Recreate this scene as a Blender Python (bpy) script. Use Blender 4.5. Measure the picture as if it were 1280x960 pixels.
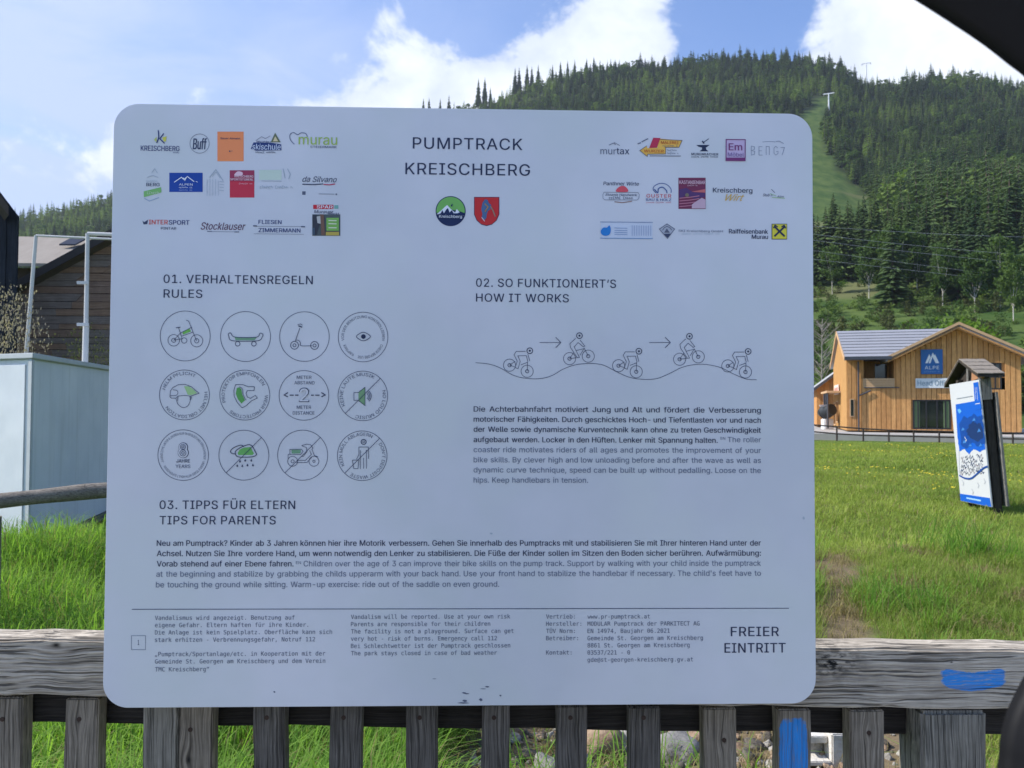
import bpy, bmesh, math, random, os
import numpy as np
from mathutils import Vector, Matrix, Euler, noise as mnoise
from mathutils.geometry import delaunay_2d_cdt
random.seed(7); rng = np.random.default_rng(7)
SC = bpy.context.scene
for _o in list(bpy.data.objects): bpy.data.objects.remove(_o)
COL = SC.collection
R_ = math.radians; HAZE = True

# ------------------------------------------------------------------ camera
EYE = Vector((0, 0, 1.30)); F = 960.0; YAW, PITCH, ROLL = 0.02785, 0.02820, 0.00456
fwd = Vector((math.sin(YAW)*math.cos(PITCH), math.cos(YAW)*math.cos(PITCH), math.sin(PITCH)))
rt0 = Vector((math.cos(YAW), -math.sin(YAW), 0)); up0 = rt0.cross(fwd)
RT = rt0*math.cos(ROLL) + up0*math.sin(ROLL); UP = -rt0*math.sin(ROLL) + up0*math.cos(ROLL)
cam = bpy.data.cameras.new('camera'); co = bpy.data.objects.new('camera', cam); COL.objects.link(co)
co.matrix_world = Matrix(((RT.x, UP.x, -fwd.x, EYE.x), (RT.y, UP.y, -fwd.y, EYE.y), (RT.z, UP.z, -fwd.z, EYE.z), (0, 0, 0, 1)))
cam.sensor_width = 36; cam.lens = 36*F/1280; cam.clip_start = 0.02; cam.clip_end = 6000
cam.dof.use_dof = True; cam.dof.focus_distance = 1.36; cam.dof.aperture_fstop = cam.lens/1000/0.0016
SC.camera = co

# ------------------------------------------------------------------ light
SUN_DIR = Vector((-0.98, 0.06, 0.84)).normalized()
elev = math.asin(SUN_DIR.z); rot = math.atan2(SUN_DIR.x, SUN_DIR.y)
sl = bpy.data.lights.new('sun', 'SUN'); sl.energy = 5.0; sl.angle = R_(0.55); sl.color = (1.0, 0.945, 0.86)
so = bpy.data.objects.new('sun', sl); COL.objects.link(so)
so.rotation_euler = SUN_DIR.to_track_quat('Z', 'Y').to_euler(); so.location = (0, 0, 60)
SC.view_settings.view_transform = 'Standard'; SC.view_settings.look = 'None'
SC.view_settings.exposure = 0.52; SC.view_settings.gamma = 1.0
SC.cycles.use_denoising = True; SC.cycles.max_bounces = 6; SC.cycles.transparent_max_bounces = 8

def ray(x, y): return (fwd + RT*((x-640)/F) - UP*((y-480)/F))
def at(x, y, Y):                                   # photo pixel -> point on the plane y = Y
    d = ray(x, y); return EYE + d*(Y/d.y)
def hit(x, y, P, n):                               # photo pixel -> point on any plane
    d = ray(x, y); return EYE + d*((P-EYE).dot(n)/d.dot(n))
def to_px(p):
    d = Vector(p)-EYE; w = d.dot(fwd); return 640+F*d.dot(RT)/w, 480-F*d.dot(UP)/w

W = bpy.data.worlds.new('World'); SC.world = W; W.use_nodes = True
def build_world():
    nt = W.node_tree; nt.nodes.clear(); N = nt.nodes.new; L = nt.links.new
    out = N('ShaderNodeOutputWorld'); bg = N('ShaderNodeBackground'); L(bg.outputs[0], out.inputs[0])
    sky = N('ShaderNodeTexSky'); sky.sky_type = 'NISHITA'; sky.sun_disc = False
    sky.sun_elevation = elev; sky.sun_rotation = rot; sky.air_density = 1.1; sky.dust_density = 0.6; sky.ozone_density = 1.6
    bg.inputs['Strength'].default_value = 0.105
    tc = N('ShaderNodeTexCoord')
    def M(op, a, b=None, c=None, clamp=False):
        n = N('ShaderNodeMath'); n.operation = op; n.use_clamp = clamp
        for i, v in enumerate((a, b, c)):
            if v is None: continue
            if isinstance(v, (int, float)): n.inputs[i].default_value = v
            else: L(v, n.inputs[i])
        return n.outputs[0]
    def V(op, a, b=None, out=0):
        n = N('ShaderNodeVectorMath'); n.operation = op
        for i, v in enumerate((a, b)):
            if v is None: continue
            if isinstance(v, (tuple, Vector)): n.inputs[i].default_value = tuple(v)
            else: L(v, n.inputs[i])
        return n.outputs['Value' if op in ('LENGTH', 'DOT_PRODUCT', 'DISTANCE') else 0]
    d = tc.outputs['Generated']
    def nz(scale, detail, rough=0.55, dist=0.0, off=(0, 0, 0), st=(1, 1, 1.6)):
        n = N('ShaderNodeTexNoise'); n.inputs['Scale'].default_value = scale; n.inputs['Detail'].default_value = detail
        n.inputs['Roughness'].default_value = rough; n.inputs['Distortion'].default_value = dist
        L(V('ADD', V('MULTIPLY', d, st), off), n.inputs['Vector']); return n.outputs['Fac']
    # cumulus: broken cloud everywhere, gathered where the photograph has its banks
    dens = M('MULTIPLY_ADD', nz(2.2, 3, 0.5, 0, (3.1, 1.7, 0.4)), 0.9, -0.50)
    for (px, py, rx, ry, a) in [(570, 125, 0.22, 0.070, 0.62), (730, 60, 0.11, 0.085, 0.65), (800, 5, .07, .07, .35), (430, 170, 0.24, 0.060, 0.45), (1150, 40, 0.15, 0.10, 0.75), (1300, 10, 0.25, 0.14, 0.5),
                                (120, 225, 0.12, 0.050, 0.42), (495, 12, 0.035, 0.035, 0.52), (400, 42, 0.06, 0.035, 0.42), (110, 8, .05, .02, .35), (250, 15, .03, .015, .3), (290, 70, .03, .02, .3), (925, 30, 0.10, 0.10, -0.85), (500, 60, 0.12, 0.03, .22), (440, 40, 0.20, 0.065, -0.45), (620, -15, 0.14, 0.07, -0.50), (180, 70, .28, .12, -.42), (980, 110, .1, .03, .15), (700, -140, .5, .12, -.2)]:
        c = ray(px, py).normalized(); r = c.cross(Vector((0, 0, 1))).normalized(); u = r.cross(c)
        df = V('SUBTRACT', d, tuple(c))
        q = M('ADD', M('POWER', M('ABSOLUTE', M('DIVIDE', V('DOT_PRODUCT', df, tuple(r)), rx)), 2.0), M('POWER', M('ABSOLUTE', M('DIVIDE', V('DOT_PRODUCT', df, tuple(u)), ry)), 2.0))
        q = M('ADD', q, M('MULTIPLY', M('SUBTRACT', 1.0, V('DOT_PRODUCT', d, tuple(c))), 6.0))
        dens = M('ADD', dens, M('MULTIPLY', M('EXPONENT', M('MULTIPLY', q, -1.0)), a))
    n1 = nz(9.0, 10, 0.58, 0.3, (0.2, 0.9, 4.2), (1, 1, 1.25)); n2 = nz(26.0, 6, 0.6, 0.0, (5.2, 0.3, 1.2), (1, 1, 1.2))
    fine = M('ADD', M('MULTIPLY_ADD', n1, 1.45, -0.725), M('MULTIPLY_ADD', n2, 0.50, -0.25))
    dd = M('ADD', dens, fine)
    mr = N('ShaderNodeMapRange'); mr.interpolation_type = 'SMOOTHSTEP'; L(dd, mr.inputs[0]); mr.inputs[1].default_value = 0.0; mr.inputs[2].default_value = 0.26
    mask = mr.outputs[0]
    # thin bright veil low on the left and right, as the whitish part of the sky shows
    vc = ray(40, 150).normalized()
    vq = V('LENGTH', V('MULTIPLY', V('SUBTRACT', d, tuple(vc)), (1.0, 1.0, 1.35)))
    veil = M('MULTIPLY', M('EXPONENT', M('MULTIPLY', M('POWER', M('DIVIDE', vq, 0.46), 2.0), -1.0)), M('MULTIPLY_ADD', nz(3.5, 6, 0.6, 0.9, (1.3, 7.7, 2.1), (1, 1, 3.5)), 1.7, -0.05))
    hz = M('MULTIPLY', M('EXPONENT', M('MULTIPLY', M('ABSOLUTE', N_z(nt, d)), -6.0)), 0.35)
    veil = M('MINIMUM', M('ADD', veil, hz), 0.92)
    ramp = N('ShaderNodeMapRange'); L(M('ADD', n1, M('MULTIPLY', dens, 0.25)), ramp.inputs[0]); ramp.inputs[1].default_value = 0.38; ramp.inputs[2].default_value = 0.85
    cm = N('ShaderNodeMix'); cm.data_type = 'RGBA'; L(ramp.outputs[0], cm.inputs[0])
    cm.inputs[6].default_value = (4.7, 5.3, 6.6, 1); cm.inputs[7].default_value = (7.9, 8.3, 9.2, 1)
    sc_ = N('ShaderNodeMix'); sc_.data_type = 'RGBA'; sc_.blend_type = 'MULTIPLY'; sc_.inputs[0].default_value = 1.0
    L(sky.outputs[0], sc_.inputs[6]); sc_.inputs[7].default_value = SKYMUL
    m1 = N('ShaderNodeMix'); m1.data_type = 'RGBA'; L(veil, m1.inputs[0]); L(sc_.outputs[2], m1.inputs[6]); m1.inputs[7].default_value = (4.1, 4.9, 7.1, 1)
    m2 = N('ShaderNodeMix'); m2.data_type = 'RGBA'; L(mask, m2.inputs[0]); L(m1.outputs[2], m2.inputs[6]); L(cm.outputs[2], m2.inputs[7])
    L(m2.outputs[2], bg.inputs['Color'])
SKYMUL = (0.80, 1.03, 1.46, 1)
def N_z(nt, d):
    n = nt.nodes.new('ShaderNodeSeparateXYZ'); nt.links.new(d, n.inputs[0]); return n.outputs[2]
build_world()

# ------------------------------------------------------------------ materials
def srgb(r, g, b):
    f = lambda c: (c/255/12.92) if c/255 <= 0.04045 else ((c/255+0.055)/1.055)**2.4
    return (f(r), f(g), f(b))
class NT:
    def __init__(s, name):
        s.m = bpy.data.materials.new(name); s.m.use_nodes = True; s.t = s.m.node_tree
        s.b = s.t.nodes['Principled BSDF']
    def n(s, ty, **k):
        x = s.t.nodes.new(ty)
        for a, v in k.items(): setattr(x, a, v)
        return x
    def l(s, a, b): s.t.links.new(a, b)
    def set(s, node, i, v):
        if v is None: return
        if isinstance(v, (int, float)): node.inputs[i].default_value = v
        elif isinstance(v, (tuple, Vector)):
            node.inputs[i].default_value = tuple(v) if len(v) == len(node.inputs[i].default_value) else tuple(v)+(1,)
        else: s.l(v, node.inputs[i])
    def math(s, op, a, b=None, c=None, clamp=False):
        x = s.n('ShaderNodeMath', operation=op, use_clamp=clamp)
        for i, v in enumerate((a, b, c)): s.set(x, i, v)
        return x.outputs[0]
    def vec(s, op, a, b=None):
        x = s.n('ShaderNodeVectorMath', operation=op)
        s.set(x, 0, a); s.set(x, 1, b)
        return x.outputs['Value' if op in ('LENGTH', 'DOT_PRODUCT', 'DISTANCE') else 0]
    def coords(s, kind='Object'): return s.n('ShaderNodeTexCoord').outputs[kind]
    def pos(s): return s.n('ShaderNodeNewGeometry').outputs['Position']
    def noise(s, vec, scale=1, detail=4, rough=0.55, dist=0, st=None):
        x = s.n('ShaderNodeTexNoise')
        if st: vec = s.vec('MULTIPLY', vec, st)
        s.l(vec, x.inputs['Vector']); s.set(x, 'Scale', scale); s.set(x, 'Detail', detail); s.set(x, 'Roughness', rough); s.set(x, 'Distortion', dist)
        return x.outputs['Fac']
    def rng(s, v, a, b, c=0, d=1, smooth=False):
        x = s.n('ShaderNodeMapRange'); 
        if smooth: x.interpolation_type = 'SMOOTHSTEP'
        s.l(v, x.inputs[0])
        for i, q in enumerate((a, b, c, d)): x.inputs[i+1].default_value = q
        return x.outputs[0]
    def mix(s, f, a, b, mode='MIX'):
        x = s.n('ShaderNodeMix', data_type='RGBA', blend_type=mode)
        s.set(x, 0, f); s.set(x, 6, a); s.set(x, 7, b); return x.outputs[2]
    def sep(s, v):
        x = s.n('ShaderNodeSeparateXYZ'); s.l(v, x.inputs[0]); return x.outputs
    def comb(s, a, b, c):
        x = s.n('ShaderNodeCombineXYZ'); s.set(x, 0, a); s.set(x, 1, b); s.set(x, 2, c); return x.outputs[0]
    def bump(s, h, strength=0.5, dist=0.01):
        x = s.n('ShaderNodeBump'); s.l(h, x.inputs['Height']); x.inputs['Strength'].default_value = strength; x.inputs['Distance'].default_value = dist
        s.l(x.outputs[0], s.b.inputs['Normal'])
    def col(s, c): s.set(s.b, 'Base Color', c)
    def rough(s, r): s.set(s.b, 'Roughness', r)
    def spec(s, v): s.b.inputs['Specular IOR Level'].default_value = v

def plain(name, c, rough=0.6, var=0.12, scale=8, spec=0.3, metal=0.0):
    k = NT(name); n = k.noise(k.coords(), scale, 5)
    k.col(k.mix(n, tuple(x*(1-var) for x in c), tuple(min(1, x*(1+var)) for x in c)))
    k.rough(rough); k.spec(spec); k.b.inputs['Metallic'].default_value = metal
    return k.m

def wood(name, lo, hi, along='z', knots=(), paint=None, scale=1.0, crack=0.5, ring=0.5, bump=0.8, dark=None):
    k = NT(name); p = k.coords(); x, y, z = k.sep(p)
    if along == 'x': a, v, w = x, z, y
    elif along == 'z': a, v, w = z, x, y
    else: a, v, w = y, z, x
    km = None
    for (ka, kv, kr) in knots:
        da = k.math('MULTIPLY', k.math('SUBTRACT', a, ka), 0.55); dv = k.math('SUBTRACT', v, kv)
        d2 = k.math('ADD', k.math('MULTIPLY', da, da), k.math('MULTIPLY', dv, dv))
        e = k.math('EXPONENT', k.math('MULTIPLY', d2, -1/(kr*kr*5.5)))
        v = k.math('ADD', v, k.math('MULTIPLY', k.math('MULTIPLY', dv, e), -0.75))
        m = k.math('EXPONENT', k.math('MULTIPLY', d2, -1/(kr*kr*0.22)))
        km = m if km is None else k.math('MAXIMUM', km, m)
    wob = k.noise(k.comb(k.math('MULTIPLY', a, 5*scale), k.math('MULTIPLY', v, 9*scale), k.math('MULTIPLY', w, 9*scale)), 1, 3)
    v2 = k.math('ADD', v, k.math('MULTIPLY', wob, 0.022/scale))
    gv = k.comb(k.math('MULTIPLY', a, 3.0*scale), k.math('MULTIPLY', v2, 235*scale), k.math('MULTIPLY', w, 160*scale))
    g1 = k.noise(gv, 1, 3, 0.6)
    g2 = k.noise(k.comb(k.math('MULTIPLY', a, 14*scale), k.math('MULTIPLY', v2, 700*scale), k.math('MULTIPLY', w, 300*scale)), 1, 3, 0.6)
    g3 = k.noise(p, 6*scale, 5, 0.6)
    sn = k.math('SINE', k.math('MULTIPLY', k.math('ADD', v2, k.math('MULTIPLY', g3, 0.012/scale)), 760*scale))
    rg = k.math('MULTIPLY', k.math('MULTIPLY_ADD', sn, 0.5, 0.5), k.rng(k.noise(k.comb(k.math('MULTIPLY', a, 2*scale), k.math('MULTIPLY', v2, 14*scale), 0.0), 1, 2), 0.42, 0.68))
    f = k.math('ADD', k.math('MULTIPLY', k.rng(g1, 0.36, 0.64), 0.5), k.math('MULTIPLY', k.rng(g2, 0.36, 0.64), 0.5))
    f = k.math('SUBTRACT', f, k.math('MULTIPLY', rg, ring*0.7))
    cr = k.rng(k.noise(k.comb(k.math('MULTIPLY', a, 4.5*scale), k.math('MULTIPLY', v2, 240*scale), k.math('MULTIPLY', w, 200*scale)), 1, 2, 0.5), 0.57, 0.64)
    cr = k.math('MULTIPLY', cr, crack)
    c = k.mix(k.math('ADD', f, 0.05, clamp=True), lo, hi)
    blotch = k.rng(k.noise(p, 14*scale, 6, 0.65), 0.35, 0.7)
    c = k.mix(k.math('MULTIPLY', blotch, 0.35), c, tuple(q*0.62 for q in lo))
    if dark:      # one weathered, rough black patch
        (cx, cz, rx, rz) = dark
        dq = k.math('ADD', k.math('POWER', k.math('ABSOLUTE', k.math('DIVIDE', k.math('SUBTRACT', x, cx), rx)), 2.0), k.math('POWER', k.math('ABSOLUTE', k.math('DIVIDE', k.math('SUBTRACT', z, cz), rz)), 2.0))
        dm = k.math('MULTIPLY', k.math('EXPONENT', k.math('MULTIPLY', dq, -1.0)), k.rng(k.noise(p, 120, 4, 0.6, st=(0.5, 1, 1.2)), 0.42, 0.56))
        c = k.mix(dm, c, (0.012, 0.012, 0.013))
    if paint:     # brushed blue paint, its edge broken by the grain
        (cx, cz, rx, rz, pw) = paint
        px_ = k.math('POWER', k.math('ABSOLUTE', k.math('DIVIDE', k.math('SUBTRACT', x, cx), rx)), pw)
        zo = k.math('SUBTRACT', z, k.math('MULTIPLY', k.math('COSINE', k.math('MULTIPLY', k.math('SUBTRACT', x, cx), 3.0/rx)), -0.004 if pw < 6 else 0.0))
        pz_ = k.math('POWER', k.math('ABSOLUTE', k.math('DIVIDE', k.math('SUBTRACT', zo, cz), rz)), pw)
        q = k.math('ADD', k.math('ADD', px_, pz_), k.math('MULTIPLY_ADD', k.noise(p, 60, 6, 0.7, st=(1, 1, 1)), 2.0, -1.0))
        q = k.math('ADD', q, k.math('MULTIPLY_ADD', g2, 0.5, -0.25))
        pm = k.math('MULTIPLY', k.rng(q, 1.12, 0.80), k.math('MULTIPLY', k.rng(g2, 0.32, 0.50, 0.50, 1.0), k.rng(k.noise(k.comb(k.math('MULTIPLY', a, 30.0), k.math('MULTIPLY', v2, 260.0), 0.0), 1, 4, .7), .30, .46, .25, 1.0)))
        c = k.mix(pm, c, k.mix(g2, (0.016, 0.17, 0.54), (0.05, 0.34, 0.84)))
    c = k.mix(cr, c, (0.012, 0.011, 0.010))
    if km is not None: c = k.mix(km, c, (0.015, 0.013, 0.012))
    k.col(c); k.rough(0.85); k.spec(0.2)
    h = k.math('SUBTRACT', k.math('ADD', k.math('MULTIPLY', g1, 0.6), k.math('MULTIPLY', g2, 0.35)), k.math('ADD', k.math('MULTIPLY', cr, 1.0), k.math('MULTIPLY', rg, 0.6)))
    k.bump(h, bump, 0.0025/scale)
    return k.m

# ------------------------------------------------------------------ object helpers
def tag(o, label=None, cat=None, group=None, kind=None):
    if label: o['label'] = label
    if cat: o['category'] = cat
    if group: o['group'] = group
    if kind: o['kind'] = kind
    return o
def empty(name, loc, label=None, cat=None, group=None, rz=0):
    o = bpy.data.objects.new(name, None); COL.objects.link(o); o.location = loc; o.rotation_euler = (0, 0, rz); o.empty_display_size = 0.1
    return tag(o, label, cat, group)
class MB:
    """collects faces; coordinates are world ones, build() makes them relative to the parent's place"""
    def __init__(s): s.v = []; s.f = []; s.mi = []; s.mats = []; s.sm = []
    def m(s, mat):
        if mat not in s.mats: s.mats.append(mat)
        return s.mats.index(mat)
    def add(s, vs, fs, mat, smooth=False):
        b = len(s.v); s.v += [tuple(v) for v in vs]; i = s.m(mat)
        for f in fs: s.f.append(tuple(b+k for k in f)); s.mi.append(i); s.sm.append(smooth)
    def box(s, a, b, mat):
        (x0, y0, z0), (x1, y1, z1) = a, b
        s.add([(x0,y0,z0),(x1,y0,z0),(x1,y1,z0),(x0,y1,z0),(x0,y0,z1),(x1,y0,z1),(x1,y1,z1),(x0,y1,z1)],
              [(0,3,2,1),(4,5,6,7),(0,1,5,4),(1,2,6,5),(2,3,7,6),(3,0,4,7)], mat)
    def obox(s, P, u, v, w, mat):         # P corner, u v w edge vectors
        P, u, v, w = map(Vector, (P, u, v, w))
        vs = [P, P+u, P+u+v, P+v, P+w, P+u+w, P+u+v+w, P+v+w]
        fs = [(0,3,2,1),(4,5,6,7),(0,1,5,4),(1,2,6,5),(2,3,7,6),(3,0,4,7)]
        if u.cross(v).dot(w) < 0: fs = [f[::-1] for f in fs]
        s.add(vs, fs, mat)
    def prism(s, pts, d, mat):            # polygon pts (3D) swept along d
        pts = [Vector(p) for p in pts]; d = Vector(d); n = len(pts)
        nn = sum(((pts[i]-pts[0]).cross(pts[(i+1) % n]-pts[0]) for i in range(1, n-1)), Vector())
        if nn.dot(d) > 0: pts = pts[::-1]
        s.add(pts+[p+d for p in pts], [tuple(range(n)), tuple(range(2*n-1, n-1, -1))]+[(i, i+n, (i+1) % n+n, (i+1) % n) for i in range(n)], mat)
    def bar(s, a, b, r0, r1, mat, n=8, smooth=True, caps=True):
        a, b = Vector(a), Vector(b); t = (b-a).normalized(); u = t.orthogonal().normalized(); w = t.cross(u)
        vs = []
        for P, r in ((a, r0), (b, r1)):
            for i in range(n):
                q = 2*math.pi*i/n; vs.append(P+u*(r*math.cos(q))+w*(r*math.sin(q)))
        fs = [(i, (i+1) % n, n+(i+1) % n, n+i) for i in range(n)]
        s.add(vs, fs, mat, smooth)
        if caps: s.add([vs[i] for i in range(n)], [tuple(range(n-1, -1, -1))], mat); s.add([vs[n+i] for i in range(n)], [tuple(range(n))], mat)
    def tube(s, pts, rad, mat, n=8):
        for i in range(len(pts)-1):
            s.bar(pts[i], pts[i+1], rad if not isinstance(rad, (list, tuple)) else rad[i], rad if not isinstance(rad, (list, tuple)) else rad[i+1], mat, n, True, i in (0, len(pts)-2))
    def mesh(s, name, off=(0, 0, 0)):
        me = bpy.data.meshes.new(name)
        me.from_pydata([(v[0]-off[0], v[1]-off[1], v[2]-off[2]) for v in s.v], [], s.f)
        for m in s.mats: me.materials.append(m)
        me.polygons.foreach_set('material_index', s.mi); me.polygons.foreach_set('use_smooth', s.sm); me.update()
        return me
    def build(s, name, parent=None, loc=None, bevel=0, segs=2, local=False):
        off = Vector((0, 0, 0))
        q = parent
        while q is not None: off = off+Vector(q.location); q = q.parent
        if loc is not None: off = Vector(loc)
        if local: off = Vector((0, 0, 0))
        me = s.mesh(name, off)
        if bevel:
            bm = bmesh.new(); bm.from_mesh(me); bmesh.ops.remove_doubles(bm, verts=bm.verts, dist=1e-6)
            bmesh.ops.bevel(bm, geom=[e for e in bm.edges if len(e.link_faces) == 2 and e.calc_face_angle(0) > 0.6], offset=bevel, segments=segs, affect='EDGES', clamp_overlap=True)
            bm.to_mesh(me); bm.free()
        o = bpy.data.objects.new(name, me); COL.objects.link(o)
        if parent: o.parent = parent
        if loc is not None and parent is None: o.location = loc
        return o

# ------------------------------------------------------------------ terrain height
sky_x = np.array([-1500, -400, 0, 80, 140, 300, 520, 560, 600, 650, 740, 840, 930, 1000, 1050, 1078, 1105, 1180, 1240, 1290, 1400, 1700, 2600])
sky_y = np.array([318, 302, 284, 264, 252, 205, 150, 143, 132, 110, 85, 77, 68, 70, 78, 99, 104, 91, 95, 105, 108, 140, 250])
def sstep(t): t = np.clip(t, 0, 1); return t*t*(3-2*t)
def H(x, y):
    x = np.asarray(x, float); y = np.asarray(y, float)
    r = np.hypot(x, y); az = np.arctan2(x, y)
    da = np.clip(az-YAW, -1.15, 1.15); px = 640+F*np.tan(da)
    c = np.cos(da); d = r*c
    near = -0.36*sstep((y-1.75)/1.3) - 0.42*sstep((r-14)/34) 
    near = near + 0.10*np.exp(-((y-7.5-0.25*(x-3))/1.4)**2)*sstep((x-1.0)/2)*(y > 0) + 0.16*np.exp(-((x+4.2)/1.4)**2-((y-6.2)/1.4)**2)
    near = near + 0.16*np.exp(-((y-13.6+0.10*(x-4))/1.1)**2)*(y > 0)*sstep((x+1)/3) - 0.12*np.exp(-((y-16.5)/2.2)**2)*(y > 0)*sstep((x+1)/3) + 0.07*np.sin(x*.55+y*.8+1)*sstep((y-6)/4)*(1-sstep((r-38)/10))
    near = near + 0.035*np.sin(x*1.7+y*0.9)*np.cos(y*1.3-x*0.4)*sstep((y-2.2)/2)*(1-sstep((r-30)/20))
    near = near - 0.16*np.exp(-((x-0.6)/1.3)**2-((y-3.9)/0.7)**2)
    s_top = (507-np.interp(px, sky_x, sky_y))/F
    fw = np.interp(px, [-400, 300, 900], [0.35, 0.45, 1.0])
    fz = np.interp(r, [52, 75, 110, 160, 230], [0, 0.2, 4.0, 15.0, 36.0])*fw
    s230 = (36.0*fw-1.3)/(230*np.cos(np.clip(da, -.9, .9)))
    t = np.clip((r-230)/620, 0, 1)
    s = s230*(1-t**0.8)+s_top*t**0.8
    hill = 1.3+s*d
    hill = hill + (mn(x, y)-0.5)*9*sstep((r-260)/150)*(1-sstep((r-760)/90))
    top = 1.3+s_top*850*c - (r-850)*0.25
    z = np.where(r < 230, near+fz, np.where(r < 850, hill, top))
    back = sstep((np.abs(az)-1.3)/0.5)       # valley floor behind the viewer, low hills only
    return z*(1-back)+(near*(1-sstep((-y-0)/1))+0.10*np.maximum(r-300, 0)*0.5)*back
def mn(x, y):
    return 0.5+0.25*(np.sin(x*0.021+1.3*np.sin(y*0.013))+np.cos(y*0.019+1.7*np.sin(x*0.011)))
def Hs(x, y): return float(H(x, y))

def build_ground():
    az = np.concatenate([np.arange(-180, -50, 5), np.arange(-50, 50, 0.75), np.arange(50, 180, 5)])*math.pi/180
    rr = np.concatenate([np.array([0.2, 0.8, 1.3]), np.arange(1.6, 4.5, 0.12), np.geomspace(4.6, 50, 60), np.arange(53, 230, 6), np.arange(230, 850, 15), np.array([850, 870, 900, 1000, 1400])])
    A, Rr = np.meshgrid(az, rr); X = Rr*np.sin(A); Y = Rr*np.cos(A); Z = H(X, Y)
    n, m = len(rr), len(az)
    vs = np.stack([X, Y, Z], -1).reshape(-1, 3).tolist(); fs = []
    for i in range(n-1):
        for j in range(m):
            k = (j+1) % m; fs.append((i*m+j, i*m+k, (i+1)*m+k, (i+1)*m+j))
    fs.append(tuple(range(m-1, -1, -1)))
    me = bpy.data.meshes.new('ground'); me.from_pydata(vs, [], fs); me.polygons.foreach_set('use_smooth', [True]*len(fs)); me.update()
    if me.polygons[0].normal.z < 0: me.flip_normals()
    k = NT('ground_soil_and_turf'); p = k.pos(); x, y, z = k.sep(p)
    n1 = k.noise(p, 0.35, 6, 0.6); n2 = k.noise(p, 3.0, 6, 0.65); n3 = k.noise(p, 22, 5, 0.7)
    green = k.mix(k.rng(n2, .3, .7), (0.055, 0.105, 0.018), (0.135, 0.200, 0.035))
    green = k.mix(k.rng(n1, .42, .62), green, (0.130, 0.160, 0.040))
    dry = k.mix(n3, (0.085, 0.062, 0.036), (0.27, 0.21, 0.13))
    # dry earth near the stream bed
    q = k.math('ADD', k.math('POWER', k.math('ABSOLUTE', k.math('DIVIDE', k.math('SUBTRACT', x, 1.1), 1.5)), 2.0), k.math('POWER', k.math('ABSOLUTE', k.math('DIVIDE', k.math('SUBTRACT', y, 4.4), 1.0)), 2.0))
    dm = k.rng(k.math('ADD', q, k.math('MULTIPLY_ADD', n2, 1.6, -0.8)), 1.15, 0.75)
    near = k.mix(dm, green, dry)
    pq = k.math('ABSOLUTE', k.math('SUBTRACT', k.math('SUBTRACT', x, 2.55), k.math('MULTIPLY', k.math('SUBTRACT', y, 5.5), 0.42)))
    pm = k.math('MULTIPLY', k.rng(k.math('ADD', pq, k.math('MULTIPLY_ADD', n2, 0.5, -0.25)), 0.30, 0.12), k.rng(y, 9.6, 8.2))
    near = k.mix(pm, near, dry)
    floor_ = k.mix(n2, (0.018, 0.026, 0.012), (0.045, 0.060, 0.022))
    run = k.mix(k.rng(k.noise(p, 0.12, 8, .7, st=(1, .35, 1)), .38, .62), (0.032, 0.070, 0.016), (0.090, 0.130, 0.034))
    run = k.mix(k.rng(k.noise(p, 0.012, 3, .5), .58, .64), run, (0.13, 0.14, 0.06))
    vc = k.n('ShaderNodeAttribute', attribute_name='run').outputs['Fac']
    far = k.mix(vc, floor_, run)
    rr_ = k.vec('LENGTH', k.vec('MULTIPLY', p, (1, 1, 0)))
    k.col(k.mix(k.rng(rr_, 60, 90), near, far)); k.rough(0.95); k.spec(0.1)
    k.bump(k.math('ADD', n2, k.math('MULTIPLY', n3, 0.4)), 0.6, 0.05)
    me.materials.append(k.m)
    at_ = me.attributes.new('run', 'FLOAT', 'POINT')
    XYZ = np.array(vs); vals = in_run(XYZ).astype(float)
    at_.data.foreach_set('value', vals)
    o = bpy.data.objects.new('ground', me); COL.objects.link(o); tag(o, kind='structure')
RUN = [(1020, 121), (1042, 119), (1041, 130), (1031, 150), (1030, 185), (1050, 205), (1058, 226), (1078, 240), (1100, 262), (1108, 300), (1098, 345), (850, 345), (900, 250), (985, 160), (1012, 134)]
def px_of(P):
    d = P-np.array(EYE); w = d@np.array(fwd); w = np.where(w < 1e-3, 1e-3, w)
    return 640+F*(d@np.array(RT))/w, 480-F*(d@np.array(UP))/w
def inside(px, py, poly):
    c = np.zeros(px.shape, bool); j = len(poly)-1
    for i in range(len(poly)):
        xi, yi = poly[i]; xj, yj = poly[j]
        if yi != yj: c ^= ((yi > py) != (yj > py)) & (px < (xj-xi)*(py-yi)/(yj-yi)+xi)
        j = i
    return c
def in_run(P):
    px, py = px_of(P); r = np.hypot(P[:, 0], P[:, 1])
    return inside(px, py, RUN) & (r > 240) & (P[:, 1] > 0) | ((r > 60) & (r < 245) & (P[:, 1] > 0))

build_ground()

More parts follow.
